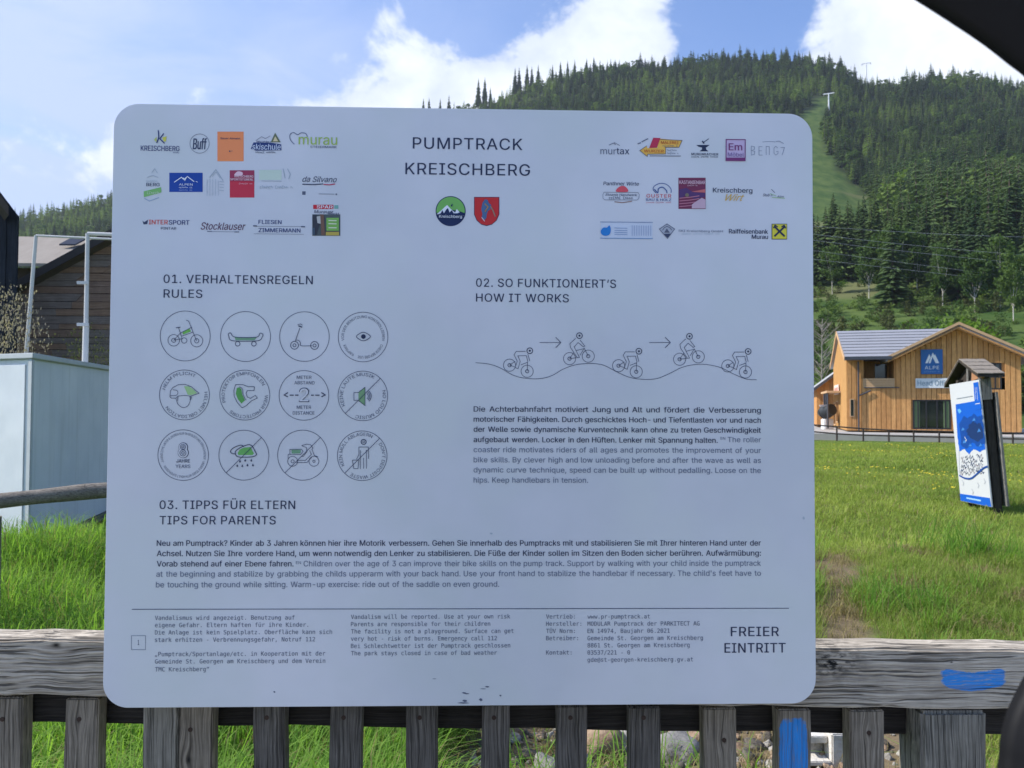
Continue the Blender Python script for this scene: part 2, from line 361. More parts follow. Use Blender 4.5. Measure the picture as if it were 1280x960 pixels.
# ------------------------------------------------------------------ scatter by geometry nodes (for stuff only)
def scatter(name, P, rot, scl, idx, protos, label=None, cat=None):
    n = len(P); me = bpy.data.meshes.new(name); me.vertices.add(n); me.vertices.foreach_set('co', np.asarray(P, float).ravel())
    a = me.attributes.new('rot', 'FLOAT_VECTOR', 'POINT'); a.data.foreach_set('vector', np.asarray(rot, float).ravel())
    a = me.attributes.new('scl', 'FLOAT_VECTOR', 'POINT'); a.data.foreach_set('vector', np.asarray(scl, float).ravel())
    a = me.attributes.new('idx', 'INT', 'POINT'); a.data.foreach_set('value', np.asarray(idx, np.int32))
    col = bpy.data.collections.new(name+'_kinds')
    for i, p in enumerate(protos): p.name = '%s_%02d' % (name, i); col.objects.link(p)
    o = bpy.data.objects.new(name, me); COL.objects.link(o)
    g = bpy.data.node_groups.new(name, 'GeometryNodeTree')
    g.interface.new_socket('Geometry', in_out='INPUT', socket_type='NodeSocketGeometry'); g.interface.new_socket('Geometry', in_out='OUTPUT', socket_type='NodeSocketGeometry')
    N = g.nodes.new; gi = N('NodeGroupInput'); go = N('NodeGroupOutput'); ip = N('GeometryNodeInstanceOnPoints'); ci = N('GeometryNodeCollectionInfo')
    ci.inputs['Collection'].default_value = col; ci.inputs['Separate Children'].default_value = True; ci.inputs['Reset Children'].default_value = True
    def attr(nm, ty):
        q = N('GeometryNodeInputNamedAttribute'); q.data_type = ty; q.inputs['Name'].default_value = nm
        return [s for s in q.outputs if s.enabled and s.name == 'Attribute'][0]
    L = g.links.new; L(gi.outputs[0], ip.inputs['Points']); L(ci.outputs[0], ip.inputs['Instance']); ip.inputs['Pick Instance'].default_value = True
    L(attr('idx', 'INT'), ip.inputs['Instance Index']); L(attr('rot', 'FLOAT_VECTOR'), ip.inputs['Rotation']); L(attr('scl', 'FLOAT_VECTOR'), ip.inputs['Scale'])
    L(ip.outputs[0], go.inputs[0])
    md = o.modifiers.new('scatter', 'NODES'); md.node_group = g
    return tag(o, label, cat, kind='stuff')
def proto(mb, name): return bpy.data.objects.new(name, mb.mesh(name))

# ------------------------------------------------------------------ vegetation
def leafmat(name, c1, c2, trans=0.35, rv=0.5, patch=0.0):
    k = NT(name); oi = k.n('ShaderNodeObjectInfo').outputs['Random']
    p = k.pos(); n = k.noise(p, 1.4, 3, 0.6)
    f = k.math('ADD', k.math('MULTIPLY', oi, rv), k.math('MULTIPLY', n, 1-rv))
    if patch: f = k.math('ADD', f, k.math('MULTIPLY_ADD', k.noise(p, patch, 3, .5), 1.6, -0.8), clamp=True)
    c = k.mix(f, c1, c2); k.col(c); k.rough(0.75); k.spec(0.15)
    tr = k.n('ShaderNodeBsdfTranslucent'); k.l(k.mix(1.0, c, (1.25, 1.35, 0.7), 'MULTIPLY'), tr.inputs[0])
    mx = k.n('ShaderNodeMixShader'); mx.inputs[0].default_value = trans; k.l(k.b.outputs[0], mx.inputs[1]); k.l(tr.outputs[0], mx.inputs[2])
    k.l(mx.outputs[0], k.t.nodes['Material Output'].inputs[0])
    return k.m
M_spruce = leafmat('spruce_needles', (0.022, 0.052, 0.024), (0.105, 0.155, 0.045), 0.2, 0.5, 0.012)
M_larch = leafmat('larch_needles', (0.085, 0.140, 0.034), (0.190, 0.265, 0.068), 0.35)
M_broad = leafmat('broad_leaves', (0.042, 0.085, 0.024), (0.110, 0.170, 0.042), 0.35)
M_broadl = leafmat('light_broad_leaves', (0.090, 0.170, 0.022), (0.150, 0.24, 0.040), 0.45)
M_olive = leafmat('olive_shrub_leaves', (0.050, 0.062, 0.024), (0.110, 0.125, 0.045), 0.35)
M_blossom = leafmat('pale_blossom', (0.20, 0.17, 0.13), (0.42, 0.36, 0.30), 0.3)
M_twig = plain('twig_bark', (0.16, 0.13, 0.10), 0.9)
M_bark = plain('spruce_bark', (0.13, 0.10, 0.08), 0.9, 0.3)
M_birch = plain('pale_bark', (0.50, 0.47, 0.42), 0.8, 0.3, 3)
M_grass = [leafmat('meadow_grass_blades', (0.135, 0.220, 0.038), (0.400, 0.460, 0.115), 0.45, 0.22, 0.26),
           leafmat('lush_grass_blades', (0.120, 0.250, 0.040), (0.270, 0.430, 0.080), 0.5, 0.5, 0.9),
           leafmat('dry_grass_blades', (0.20, 0.17, 0.08), (0.34, 0.28, 0.15), 0.4)]
M_flower = plain('yellow_petals', (0.62, 0.50, 0.03), 0.6)

def conifer(rs, h=1.0, rad=0.16, whorls=13, nb=10, mat=None, low=0.12, detail=False, dens=1.0):
    """crown and trunk of a unit-height conifer"""
    r = random.Random(rs); cr = MB(); tr = MB()
    tr.bar((0, 0, -0.03), (0, 0, 0.93*h), 0.013, 0.002, M_bark, 6)
    for w in range(whorls):
        t = w/(whorls-1); z = h*(low+(0.985-low)*t**0.92); L = rad*(1-t)**0.82*r.uniform(0.8, 1.15)+0.008
        n = max(4, int(nb*(1-0.5*t))); a0 = r.random()*6.3
        for i in range(n):
            if r.random() > dens: continue
            a = a0+6.283*i/n+r.uniform(-.25, .25); l = L*r.uniform(0.6, 1.18); dr = l*r.uniform(0.25, 0.6); wd = l*r.uniform(0.26, 0.42)+0.006
            d = Vector((math.cos(a), math.sin(a), 0)); s = Vector((-d.y, d.x, 0)); c = Vector((0, 0, z+r.uniform(-.016, .016)))
            if detail:
                mid = c+d*l*.55+Vector((0, 0, -dr*.35)); tip = c+d*l+Vector((0, 0, -dr*.8))
                hang = Vector((0, 0, -l*0.24))
                cr.add([c, mid+s*wd*.5+hang*.4, tip, mid-s*wd*.5+hang*.4, mid+Vector((0, 0, .006))], [(0, 1, 4), (1, 2, 4), (2, 3, 4), (3, 0, 4)], mat)
                cr.add([c+Vector((0, 0, -.004)), mid+hang+s*wd*.2, tip+hang*.3], [(0, 1, 2)], mat)
                cr.add([mid, mid+s*wd*1.1+d*l*.2+hang*.7, mid+s*wd*.4-d*l*.08+hang*.3], [(0, 1, 2)], mat)
                cr.add([mid, mid-s*wd*1.1+d*l*.2+hang*.7, mid-s*wd*.4-d*l*.08+hang*.3], [(0, 2, 1)], mat)
            else:
                mid = c+d*l*.5+Vector((0, 0, -dr*.3)); tip = c+d*l+Vector((0, 0, -dr))
                cr.add([c+Vector((0, 0, .01)), mid+s*wd*.6+Vector((0, 0, -dr*.4)), tip, mid-s*wd*.6+Vector((0, 0, -dr*.4))], [(0, 1, 2), (0, 2, 3)], mat)
    cr.bar((0, 0, .93*h), (0, 0, h), .004, .0006, mat, 4)
    return cr, tr
def leafy(rs, h=1.0, rad=0.38, clumps=26, leaves=26, mat=None, low=0.3, leaf=0.035, trunk=M_bark, squash=1.0, tr_r=0.02):
    r = random.Random(rs); cr = MB(); tr = MB()
    tr.bar((0, 0, -0.03), (0, 0, low*h+.15), tr_r, tr_r*.6, trunk, 6)
    for c in range(clumps):
        a = r.random()*6.283; u = r.random()**0.6; zz = r.uniform(-1, 1); rr = rad*u*math.sqrt(max(0, 1-zz*zz*.8))
        C = Vector((rr*math.cos(a), rr*math.sin(a), h*(low+(1-low)*(0.5+0.46*zz))))
        if c % 6 == 0: tr.bar((0, 0, low*h*.8), C, tr_r*.45, tr_r*.1, trunk, 4, caps=False)
        q = rad*r.uniform(.22, .42)
        for i in range(leaves):
            d = Vector((r.gauss(0, 1), r.gauss(0, 1), r.gauss(0, .8))).normalized()*q*r.random()**.4; P = C+d
            n = Vector((r.gauss(0, 1), r.gauss(0, 1), r.gauss(0, 1)+.5)).normalized(); s = n.orthogonal().normalized()*leaf*r.uniform(.5, 1.2); t = n.cross(s)*r.uniform(.6, 1.1)
            cr.add([P-s, P-t*.8, P+s, P+t*.8], [(0, 1, 2, 3)], mat)
    return cr, tr
def joined(cr, tr):
    m = MB(); m.v = list(cr.v); m.f = list(cr.f); m.mi = list(cr.mi); m.mats = list(cr.mats); m.sm = list(cr.sm)
    b = len(m.v); m.v += tr.v; k = len(m.mats); m.mats += tr.mats
    m.f += [tuple(b+i for i in f) for f in tr.f]; m.mi += [k+i for i in tr.mi]; m.sm += tr.sm
    return m

def forest():
    protos = []
    for i in range(5): protos.append(proto(joined(*conifer(100+i, rad=0.15+.012*i, whorls=14, nb=10, mat=M_spruce, low=0.10)), 'f'))
    for i in range(2): protos.append(proto(joined(*conifer(200+i, rad=0.15, whorls=13, nb=8, mat=M_larch, low=0.18, dens=.85)), 'f'))
    for i in range(3): protos.append(proto(joined(*leafy(300+i, rad=0.27, clumps=24, leaves=26, mat=[M_broad, M_larch, M_broad][i], low=0.12, leaf=0.045)), 'f'))
    P = []; r = 238.0
    while r < 895:
        sp = 5.2+r*0.0012
        for a in np.arange(-0.70, 0.86, sp/r): P.append((a+rng.uniform(-.5, .5)*sp/r, r+rng.uniform(-.5, .5)*sp))
        r += sp
    P = np.array(P); x = P[:, 1]*np.sin(P[:, 0]); y = P[:, 1]*np.cos(P[:, 0]); z = H(x, y)
    Q = np.stack([x, y, z], 1); px, py = px_of(Q)
    keep = ~inside(px, py, RUN) & ~((px < 640) & (P[:, 1] < 330))
    keep &= rng.random(len(x)) < 0.93
    # thin clearing near the top of the run, seen as a pale strip
    Q = Q[keep]; px = px[keep]; py = py[keep]; r = P[keep, 1]; n = len(Q)
    patch = np.array([mnoise.noise(Vector((q[0]*0.012, q[1]*0.012, 3.3))) for q in Q]); patch2 = np.array([mnoise.noise(Vector((q[0]*0.03, q[1]*0.03, 9.3))) for q in Q])
    u = rng.random(n)
    idx = rng.integers(0, 5, n)
    larch = (u < 0.14+0.75*np.clip(patch*2.4, 0, 1)) & (r > 330); idx = np.where(larch, rng.integers(5, 7, n), idx)
    bl = (u < 0.10+0.85*np.clip((patch2-0.0)*2.5, 0, 1)*np.where(r < 520, 1, .45)); idx = np.where(bl, rng.integers(7, 10, n), idx)
    far_ = sstep((r-300)/350); hgt = rng.uniform(15, 25, n)*(1-.36*far_)*np.where(idx >= 7, 0.66, 1.0)*np.where(rng.random(n) < .08, 1.3, 1.0)*(1+.25*np.clip(patch2, -.5, .5))
    wd = hgt*rng.uniform(1.0, 1.45, n)*(1+.15*far_)
    rot = np.stack([rng.normal(0, .02, n), rng.normal(0, .02, n), rng.uniform(0, 6.28, n)], 1)
    Q[:, 2] -= 0.4
    scatter('forest', Q, rot, np.stack([wd, wd, hgt], 1), idx, protos, 'dense dark spruce and larch forest covering the mountainside', 'forest')
forest()

ORD = ['first', 'second', 'third', 'fourth', 'fifth', 'sixth', 'seventh', 'eighth', 'ninth', 'tenth', 'eleventh', 'twelfth', 'thirteenth', 'fourteenth', 'fifteenth', 'sixteenth', 'seventeenth']
def nth(i, n):
    return '%s from the left' % ORD[i] if i < n/2 else ('%s from the right' % ORD[n-1-i] if i < n-1 else 'last on the right')
def trees_individual():
    """the nearest trees, each a thing with crown and trunk"""
    cs = [conifer(500+i, rad=0.16+.01*i, whorls=38, nb=11, mat=M_spruce, low=0.20-.05*i, detail=True) for i in range(4)]
    ls = [leafy(520+i, rad=0.24, clumps=44, leaves=44, mat=M_broad, low=0.26, leaf=0.026, trunk=M_birch, tr_r=0.009) for i in range(2)]
    def meshes(c, nm): return c[0].mesh('crown'), c[1].mesh('trunk')
    S = [meshes(c, 's') for c in cs]; B = [meshes(c, 'b') for c in ls]
    def tree(kind, x, yb, r, h, label, group, name='spruce_tree', wd=1.0, lean=0):
        """foot at photo column x, distance r"""
        d = ray(x, yb); d = Vector((d.x, d.y, 0)).normalized(); X, Y = d.x*r, d.y*r
        o = empty(name, (X, Y, Hs(X, Y)-.2), label, 'tree', group, random.random()*6.28); o.scale = (h*wd, h*wd, h); o.rotation_euler.x = lean
        for nm, me in zip(('crown', 'trunk'), kind): c = bpy.data.objects.new(nm, me); COL.objects.link(c); c.parent = o
        return o
    # edge of the wood above the shrub slope
    lab = 'tall dark spruce in the row at the lower forest edge behind the wooden building'
    for i, x in enumerate(list(np.linspace(1008, 1096, 13))+list(np.linspace(1104, 1300, 20))):
        r = random.uniform(228, 250) if x < 1100 else random.uniform(190, 245)
        tree(S[i % 4], x+random.uniform(-3, 3), 300, r, random.uniform(20, 24) if x < 1100 else random.uniform(17, 24), 'tall dark spruce at the lower forest edge behind the wooden building, '+nth(i, 33), 'spruces at the lower forest edge')
    for i, (x, r, h) in enumerate([(1040, 214, 13), (1086, 205, 14), (1108, 205, 17), (1122, 204, 18), (1130, 208, 15), (1146, 206, 15), (1178, 190, 14), (1218, 182, 13), (1250, 185, 15), (1266, 170, 13)]):
        tree(B[i % 2], x, 340, r, h, 'slim pale-trunked birch before the dark forest edge, '+nth(i, 10), 'pale-trunked birches at the forest edge', 'birch_tree', 0.9)
    # tree line behind the brown barn on the left
    for i, x in enumerate(np.linspace(-12, 150, 24)):
        tree(S[i % 4], x+random.uniform(-2, 2), 300, random.uniform(560, 620), random.uniform(15, 24), 'dark spruce in the tree line behind the brown barn, '+nth(i, 24), 'spruces behind the barn', wd=1.15)
    # lone tops along the skyline above the panel
    lab3 = 'slender spruce standing out on the skyline above the panel'
    for i, (x, top) in enumerate([(528, 122), (535, 121), (549, 122), (560, 118), (597, 97), (605, 96), (612, 108), (643, 84), (648, 83), (658, 80), (664, 82), (672, 80), (690, 80), (700, 76), (709, 75), (718, 74), (733, 72), (742, 70)]):
        r = 845; d = ray(x, 300); d = Vector((d.x, d.y, 0)).normalized(); z0 = Hs(d.x*r, d.y*r)
        zt = EYE.z+((ray(x, top)).z/math.hypot(ray(x, top).x, ray(x, top).y))*r
        tree(S[i % 4], x, 300, r, max(14, zt-z0), lab3+', '+nth(i, 18), 'spruces on the skyline', wd=.72)
trees_individual()

def bush_thing(name, x, y, Y, w, h, mat, label, cat='bush', rs=1, group=None, leaf=0.03, clumps=30, leaves=36, trunk=None):
    P = at(x, y, Y); z = Hs(P.x, P.y)
    cr, tr = leafy(rs, 1.0, 0.5, clumps, leaves, mat, 0.02, leaf, trunk or M_twig, tr_r=0.012)
    o = empty(name, (P.x, P.y, z-.05), label, cat, group); o.scale = (w, w, h)
    for nm, m in (('crown', cr), ('trunk', tr)): c = bpy.data.objects.new(nm, m.mesh(nm)); COL.objects.link(c); c.parent = o
    return o

def shrub_slope():
    protos = [proto(joined(*leafy(700+i, rad=0.55, clumps=18, leaves=30, mat=[M_broad, M_olive, M_larch, M_broadl][i], low=0.0, leaf=0.055)), 's') for i in range(4)]
    n = 1150; a = rng.uniform(-0.1, 0.80, n); r = rng.uniform(80, 236, n); x = r*np.sin(a); y = r*np.cos(a)
    Q = np.stack([x, y, H(x, y)-.1], 1)
    s = rng.uniform(1.6, 4.6, n)*np.where(r > 200, 0.7, 1); idx = rng.choice([0, 0, 1, 1, 2, 2, 2, 3], n) ; idx[(idx == 3) & (rng.random(n) < .75)] = 1
    scatter('hillside_shrubs', Q, np.stack([np.zeros(n), np.zeros(n), rng.uniform(0, 6.28, n)], 1), np.stack([s, s, s*rng.uniform(.7, 1.2, n)], 1), idx, protos, 'tangle of shrubs and young trees on the slope below the forest', 'shrubs')
shrub_slope()

def tuft(rs, n, h, spread, wd, mat, bend=0.5, drymat=None, dry=0.0):
    r = random.Random(rs); m = MB()
    for i in range(n):
        a = r.random()*6.283; q = spread*math.sqrt(r.random()); b = Vector((q*math.cos(a), q*math.sin(a), -0.01))
        L = h*r.uniform(.45, 1.15); da = r.random()*6.283; d = Vector((math.cos(da), math.sin(da), 0)); k = bend*r.uniform(.3, 1.3)
        s = Vector((-d.y, d.x, 0))*wd*r.uniform(.6, 1.2)
        p1 = b+d*L*k*.18+Vector((0, 0, L*.45)); p2 = b+d*L*k*.5+Vector((0, 0, L*.8)); p3 = b+d*L*k*.95+Vector((0, 0, L*(1-.25*k)))
        m.add([b-s, b+s, p1+s*.85, p1-s*.85, p2+s*.55, p2-s*.55, p3], [(0, 1, 2, 3), (3, 2, 4, 5), (5, 4, 6)], drymat if (drymat and r.random() < dry) else mat)
    return m
def grass():
    pr = [proto(tuft(1, 26, 0.40, .07, .0032, M_grass[1], .7, M_grass[2], .04), 'g'), proto(tuft(2, 24, 0.32, .08, .003, M_grass[1], .9, M_grass[2], .05), 'g'),
          proto(tuft(3, 34, 0.125, .09, .0021, M_grass[0], .9, M_grass[2], .12), 'g'), proto(tuft(4, 34, 0.095, .10, .0021, M_grass[0], 1.0, M_grass[2], .22), 'g'),
          proto(tuft(5, 70, 0.105, .30, .0048, M_grass[0], .9, M_grass[2], .12), 'g'), proto(tuft(6, 80, 0.10, .55, .009, M_grass[0], .9, M_grass[2], .08), 'g'),
          proto(tuft(7, 22, 0.10, .09, .0025, M_grass[2], 1.1), 'g')]
    Ps = []; ID = []; S = []
    def put(n, x0, x1, y0, y1, fn):
        x = rng.uniform(x0, x1, n); y = rng.uniform(y0, y1, n)
        ok = np.abs(x-y*0.03) < y*0.80+1.2
        x, y = x[ok], y[ok]; i, s, keep = fn(x, y); x, y, i, s = x[keep], y[keep], i[keep], s[keep]
        Ps.append(np.stack([x, y, H(x, y)], 1)); ID.append(i); S.append(s)
    def near(x, y):
        nz = np.array([mnoise.noise(Vector((a*.9, b*.9, 0))) for a, b in zip(x, y)])
        left = x < -.25+0.3*nz
        i = np.where(left, rng.integers(0, 2, len(x)), rng.integers(2, 4, len(x)))
        i = np.where(~left & (nz > .1) & (rng.random(len(x)) < .10), 1, i)
        q = ((x-1.1)/1.5)**2+((y-4.3)/1.0)**2; bare = (q+nz*1.2 < 0.9)
        path = (np.abs(x-2.55-(y-5.5)*.42)+nz*.2 < .2) & (y < 9.0) & (x > .5)
        dry = (bare | path)
        i = np.where(dry, 6, i)
        wild = np.array([mnoise.noise(Vector((a*2.3, b*2.3, 5))) for a, b in zip(x, y)]); i = np.where(~left & ~dry & (wild < -.38), 6, i)
        keep = ~(dry & (rng.random(len(x)) < .78)) & (y > 1.95) & ~((x < -4.95) & (y > 8.3))
        s = np.where(left, 0.95+.5*nz+rng.uniform(-.2, .25, len(x)), 0.95+.55*nz+rng.uniform(-.3, .35, len(x)))
        return i, np.clip(s, .35, 1.7), keep
    put(23000, -6.5, 8, 1.9, 8.5, near)
    def mid(x, y):
        i = np.where(rng.random(len(x)) < .3, 2, 4); keep = ~((x < -4.8) & (x > -9)) ; return i, rng.uniform(.6, 1.15, len(x)), keep
    put(15000, -9, 19, 8.5, 20, mid)
    def far(x, y): return np.full(len(x), 5), rng.uniform(.6, 1.15, len(x)), (x > -2) & (y+0.30*(x-24) < 42)
    put(15000, -4, 40, 20, 47, far)
    P = np.concatenate(Ps); I = np.concatenate(ID); s = np.concatenate(S); n = len(P)
    rot = np.stack([rng.normal(0, .12, n), rng.normal(0, .12, n), rng.uniform(0, 6.28, n)], 1)
    scatter('meadow_grass', P, rot, np.stack([s, s, s], 1), I, pr, 'long green meadow grass behind the fence', 'grass')
    fl = MB()
    for k in range(9):
        a = 6.283*k/9; fl.add([(0, 0, .02), (.016*math.cos(a), .016*math.sin(a), .026), (.016*math.cos(a+.6), .016*math.sin(a+.6), .026)], [(0, 1, 2)], M_flower)
    fl.bar((0, 0, -.10), (0, 0, .02), .0015, .0012, M_grass[0], 3)
    n = 15000; x = rng.uniform(0, 40, n); y = rng.uniform(6, 44, n)
    nz = np.array([mnoise.noise(Vector((a*.13+5, b*.11, 2)))+.5*mnoise.noise(Vector((a*.5, b*.5, 7))) for a, b in zip(x, y)])
    ok = (np.abs(x) < y*.8+1) & (nz > .12+0.12*rng.random(n)) & (y+0.30*(x-24) < 42) & ((y > 14) | (rng.random(n) < .15)); x, y = x[ok], y[ok]; n = len(x)
    s = rng.uniform(.7, 1.4, n)*np.where(y > 20, 1.35, 1.1)
    scatter('meadow_flowers', np.stack([x, y, H(x, y)+.12], 1), np.stack([rng.normal(-.2, .3, n), rng.normal(0, .3, n), rng.uniform(0, 6, n)], 1), np.stack([s, s, s], 1), np.zeros(n), [proto(fl, 'f')], 'small yellow flowers scattered through the meadow', 'flowers')
grass()
# ------------------------------------------------------------------ road beside the fence (where the viewer stands)
def build_road():
    k = NT('pale_bounce_ground'); p = k.pos(); n = k.noise(p, 60, 5, .7); k.col(k.mix(n, (0.30, 0.29, 0.275), (0.46, 0.45, 0.43))); k.rough(.9); k.bump(n, .5, .004)  # surface made pale so the unseen ground bounces light onto the panel
    m = MB(); m.add([(-60, -16, .012), (60, -16, .012), (60, .9, .012), (-60, .9, .012)], [(0, 1, 2, 3)], k.m)
    tag(m.build('road'), kind='structure')
build_road()

# ------------------------------------------------------------------ fence
def build_fence():
    root = empty('wooden_fence', (0, 1.44, 0), 'weathered grey wooden fence with blue paint marks under the white information panel', 'fence')
    kn = at(70, 806.5, 1.40)
    lw = at(1130, 845, 1.40)
    def rel(p): return p.x, p.z
    pm = at(1217, 850, 1.40)
    wl = wood('weathered_rail_wood', (0.22, 0.185, 0.145), (0.72, 0.64, 0.52), 'x', [(kn.x, kn.z, .010), (at(-40, 840, 1.4).x, at(-40, 840, 1.4).z, .008), (at(1190, 828, 1.4).x, at(1190, 828, 1.4).z, .003)], scale=1.0, crack=.75, ring=.5, bump=.9,
              paint=(pm.x, pm.z, .062, .0175, 4.0), dark=(at(1040, 828, 1.4).x, at(1040, 828, 1.4).z, .05, .03))
    kA = [(at(100, 899, 1.42).z, at(100, 899, 1.42).x, .006), (at(1084, 915, 1.42).z, at(1084, 915, 1.42).x, .006), (at(905, 925, 1.42).z, at(905, 925, 1.42).x, .005), (at(240, 945, 1.42).z, at(240, 945, 1.42).x, .008), (at(430, 897, 1.42).z, at(430, 897, 1.42).x, .004)]
    ws = wood('weathered_slat_wood', (0.085, 0.070, 0.052), (0.39, 0.335, 0.265), 'z', kA, crack=.5, ring=.25, bump=.9)
    wb = wood('blue_painted_slat_wood', (0.085, 0.070, 0.052), (0.39, 0.335, 0.265), 'z', [], crack=.3, ring=.1, bump=.9,
              paint=(at(992, 930, 1.415).x, at(993, 1010, 1.415).z, .026, .160, 9.0))
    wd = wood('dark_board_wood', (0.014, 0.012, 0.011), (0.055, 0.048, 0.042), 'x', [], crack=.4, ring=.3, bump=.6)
    wp = wood('weathered_post_wood', (0.080, 0.074, 0.060), (0.37, 0.34, 0.285), 'z', [], crack=.6, ring=.15, bump=1.0)
    # top rail: two planks meeting behind the panel; the fence drops a little to the right
    def P(x, y, Y=1.40): return at(x, y, Y)
    def railbox(x0, x1, Yf, dep, top, bot, mat, name, bev=.004):
        m = MB(); a, b, c, d = P(x0, bot(x0), Yf), P(x1, bot(x1), Yf), P(x1, top(x1), Yf), P(x0, top(x0), Yf)
        n = 24; vs = []
        for i in range(n+1):
            t = i/n; lo, hi = a.lerp(b, t), d.lerp(c, t)
            wv = .0012*math.sin(i*1.7)+.0008*math.sin(i*3.1+1)
            vs += [lo+Vector((0, wv, wv)), hi+Vector((0, wv, wv*.8)), hi+Vector((0, dep, wv)), lo+Vector((0, dep, 0))]
        fs = []
        for i in range(n):
            k = 4*i
            for j in range(4): fs.append((k+j, k+4+j, k+4+(j+1) % 4, k+(j+1) % 4))
        fs += [(0, 1, 2, 3), (4*n+3, 4*n+2, 4*n+1, 4*n)]
        m.add(vs, fs, mat); o = m.build(name, root); 
        bm = bmesh.new(); bm.from_mesh(o.data); bmesh.ops.recalc_face_normals(bm, faces=bm.faces)
        bmesh.ops.bevel(bm, geom=[e for e in bm.edges if e.calc_face_angle(0) > 1.0], offset=bev, segments=3, affect='EDGES', clamp_overlap=True); bm.to_mesh(o.data); bm.free()
        return o
    top = lambda x: 799+.0109*x; bot = lambda x: 869+.0150*x
    railbox(-260, 640, 1.40, .066, top, bot, wl, 'rail'); railbox(640.5, 1560, 1.402, .066, top, bot, wl, 'rail')
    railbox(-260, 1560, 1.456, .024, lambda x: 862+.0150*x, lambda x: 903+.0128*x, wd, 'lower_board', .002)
    ms = plain('rusty_screw_steel', (0.05, 0.035, 0.03), .5, .3, 200, .5, .8)
    def slat(x0, x1, Yf=1.415, dep=.034, mat=ws, name='slat', zb=0.03, gap=.004, screws=(), bev=.0025, label=None, tilt=0.0):
        y0 = bot((x0+x1)/2); zt = at((x0+x1)/2, y0, Yf).z-gap
        a, b = at(x0, 935, Yf), at(x1, 935, Yf); m = MB(); n = 14; vs = []
        for i in range(n+1):
            t = i/n; z = zb+(zt-zb)*t; wv = .0007*math.sin(i*2.1+x0)+.0005*math.sin(i*4.7+x0*.3); dx = tilt*(z-zt)
            vs += [(a.x+wv+dx, Yf+wv*.5, z), (b.x+wv*.6+dx, Yf-wv*.5, z), (b.x+wv*.6+dx, Yf+dep, z), (a.x+wv+dx, Yf+dep, z)]
        fs = [(0, 3, 2, 1), (4*n, 4*n+1, 4*n+2, 4*n+3)]
        for i in range(n):
            k = 4*i
            for j in range(4): fs.append((k+j, k+(j+1) % 4, k+4+(j+1) % 4, k+4+j))
        m.add(vs, fs, mat); o = m.build(name, root); 
        bm = bmesh.new(); bm.from_mesh(o.data); bmesh.ops.recalc_face_normals(bm, faces=bm.faces)
        bmesh.ops.bevel(bm, geom=[e for e in bm.edges if e.calc_face_angle(0) > 1.0], offset=bev, segments=2, affect='EDGES', clamp_overlap=True); bm.to_mesh(o.data); bm.free()
        if label: o['label'] = label
        for (sx, sy) in screws:
            q = at(sx, sy, Yf); s = MB(); s.bar((q.x, Yf-.0008, q.z), (q.x, Yf+.004, q.z), .0042, .0042, ms, 12); s.build('screw', o)
        return o
    slat(-202, -160); slat(-108, -66); slat(-14, 27, screws=[(3, 899)]); slat(80, 122, screws=[(99, 899)])
    slat(178, 221, Yf=1.400, dep=.05, mat=wp, name='post', zb=-.3); slat(223, 265, Yf=1.405, screws=[(238, 912)])
    wk = wood('dark_stained_slat_wood', (0.040, 0.035, 0.030), (0.22, 0.20, 0.18), 'z', [], crack=.6, ring=.2, bump=1.0)  # darker wood tone for the middle slats below the panel
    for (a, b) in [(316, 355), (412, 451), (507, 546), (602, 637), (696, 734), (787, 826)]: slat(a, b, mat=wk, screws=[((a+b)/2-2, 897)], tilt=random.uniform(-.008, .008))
    slat(880, 921, screws=[((905), 925)])
    slat(973, 1014, mat=wb, label='slat painted bright blue')
    slat(1063, 1106, Yf=1.412, screws=[(1086, 916)])
    slat(1153, 1235, Yf=1.400, dep=.085, mat=wp, name='post', zb=-.4, gap=.004, bev=.006)
    for a in (1330, 1425, 1520): slat(a, a+42)
build_fence()

# ------------------------------------------------------------------ information panel
SY = 1.350
inkc = (0.026, 0.036, 0.082)
INK = plain('dark_blue_print', inkc, .45, .05); INK2 = plain('fine_line_print', (0.050, 0.066, 0.125), .45, .05); INKL = plain('light_text_print', (0.15, 0.18, 0.25), .45, .05); INKM = plain('small_text_print', (0.12, 0.14, 0.20), .45, .05)
PALE = plain('faded_print', (0.40, 0.47, 0.52), .45, .05)
_cm = {}
def C(r, g, b):
    if (r, g, b) not in _cm: _cm[(r, g, b)] = plain('print_%02x%02x%02x' % (r, g, b), srgb(r, g, b), .45, .04)
    return _cm[(r, g, b)]
FD = os.path.join(bpy.utils.resource_path('LOCAL'), 'datafiles', 'fonts')
def _font(n):
    try: return bpy.data.fonts.load(os.path.join(FD, n))
    except Exception: return None
FONTS = {'sans': _font('Inter.woff2'), 'mono': _font('DejaVuSansMono.woff2')}
_tc = {}
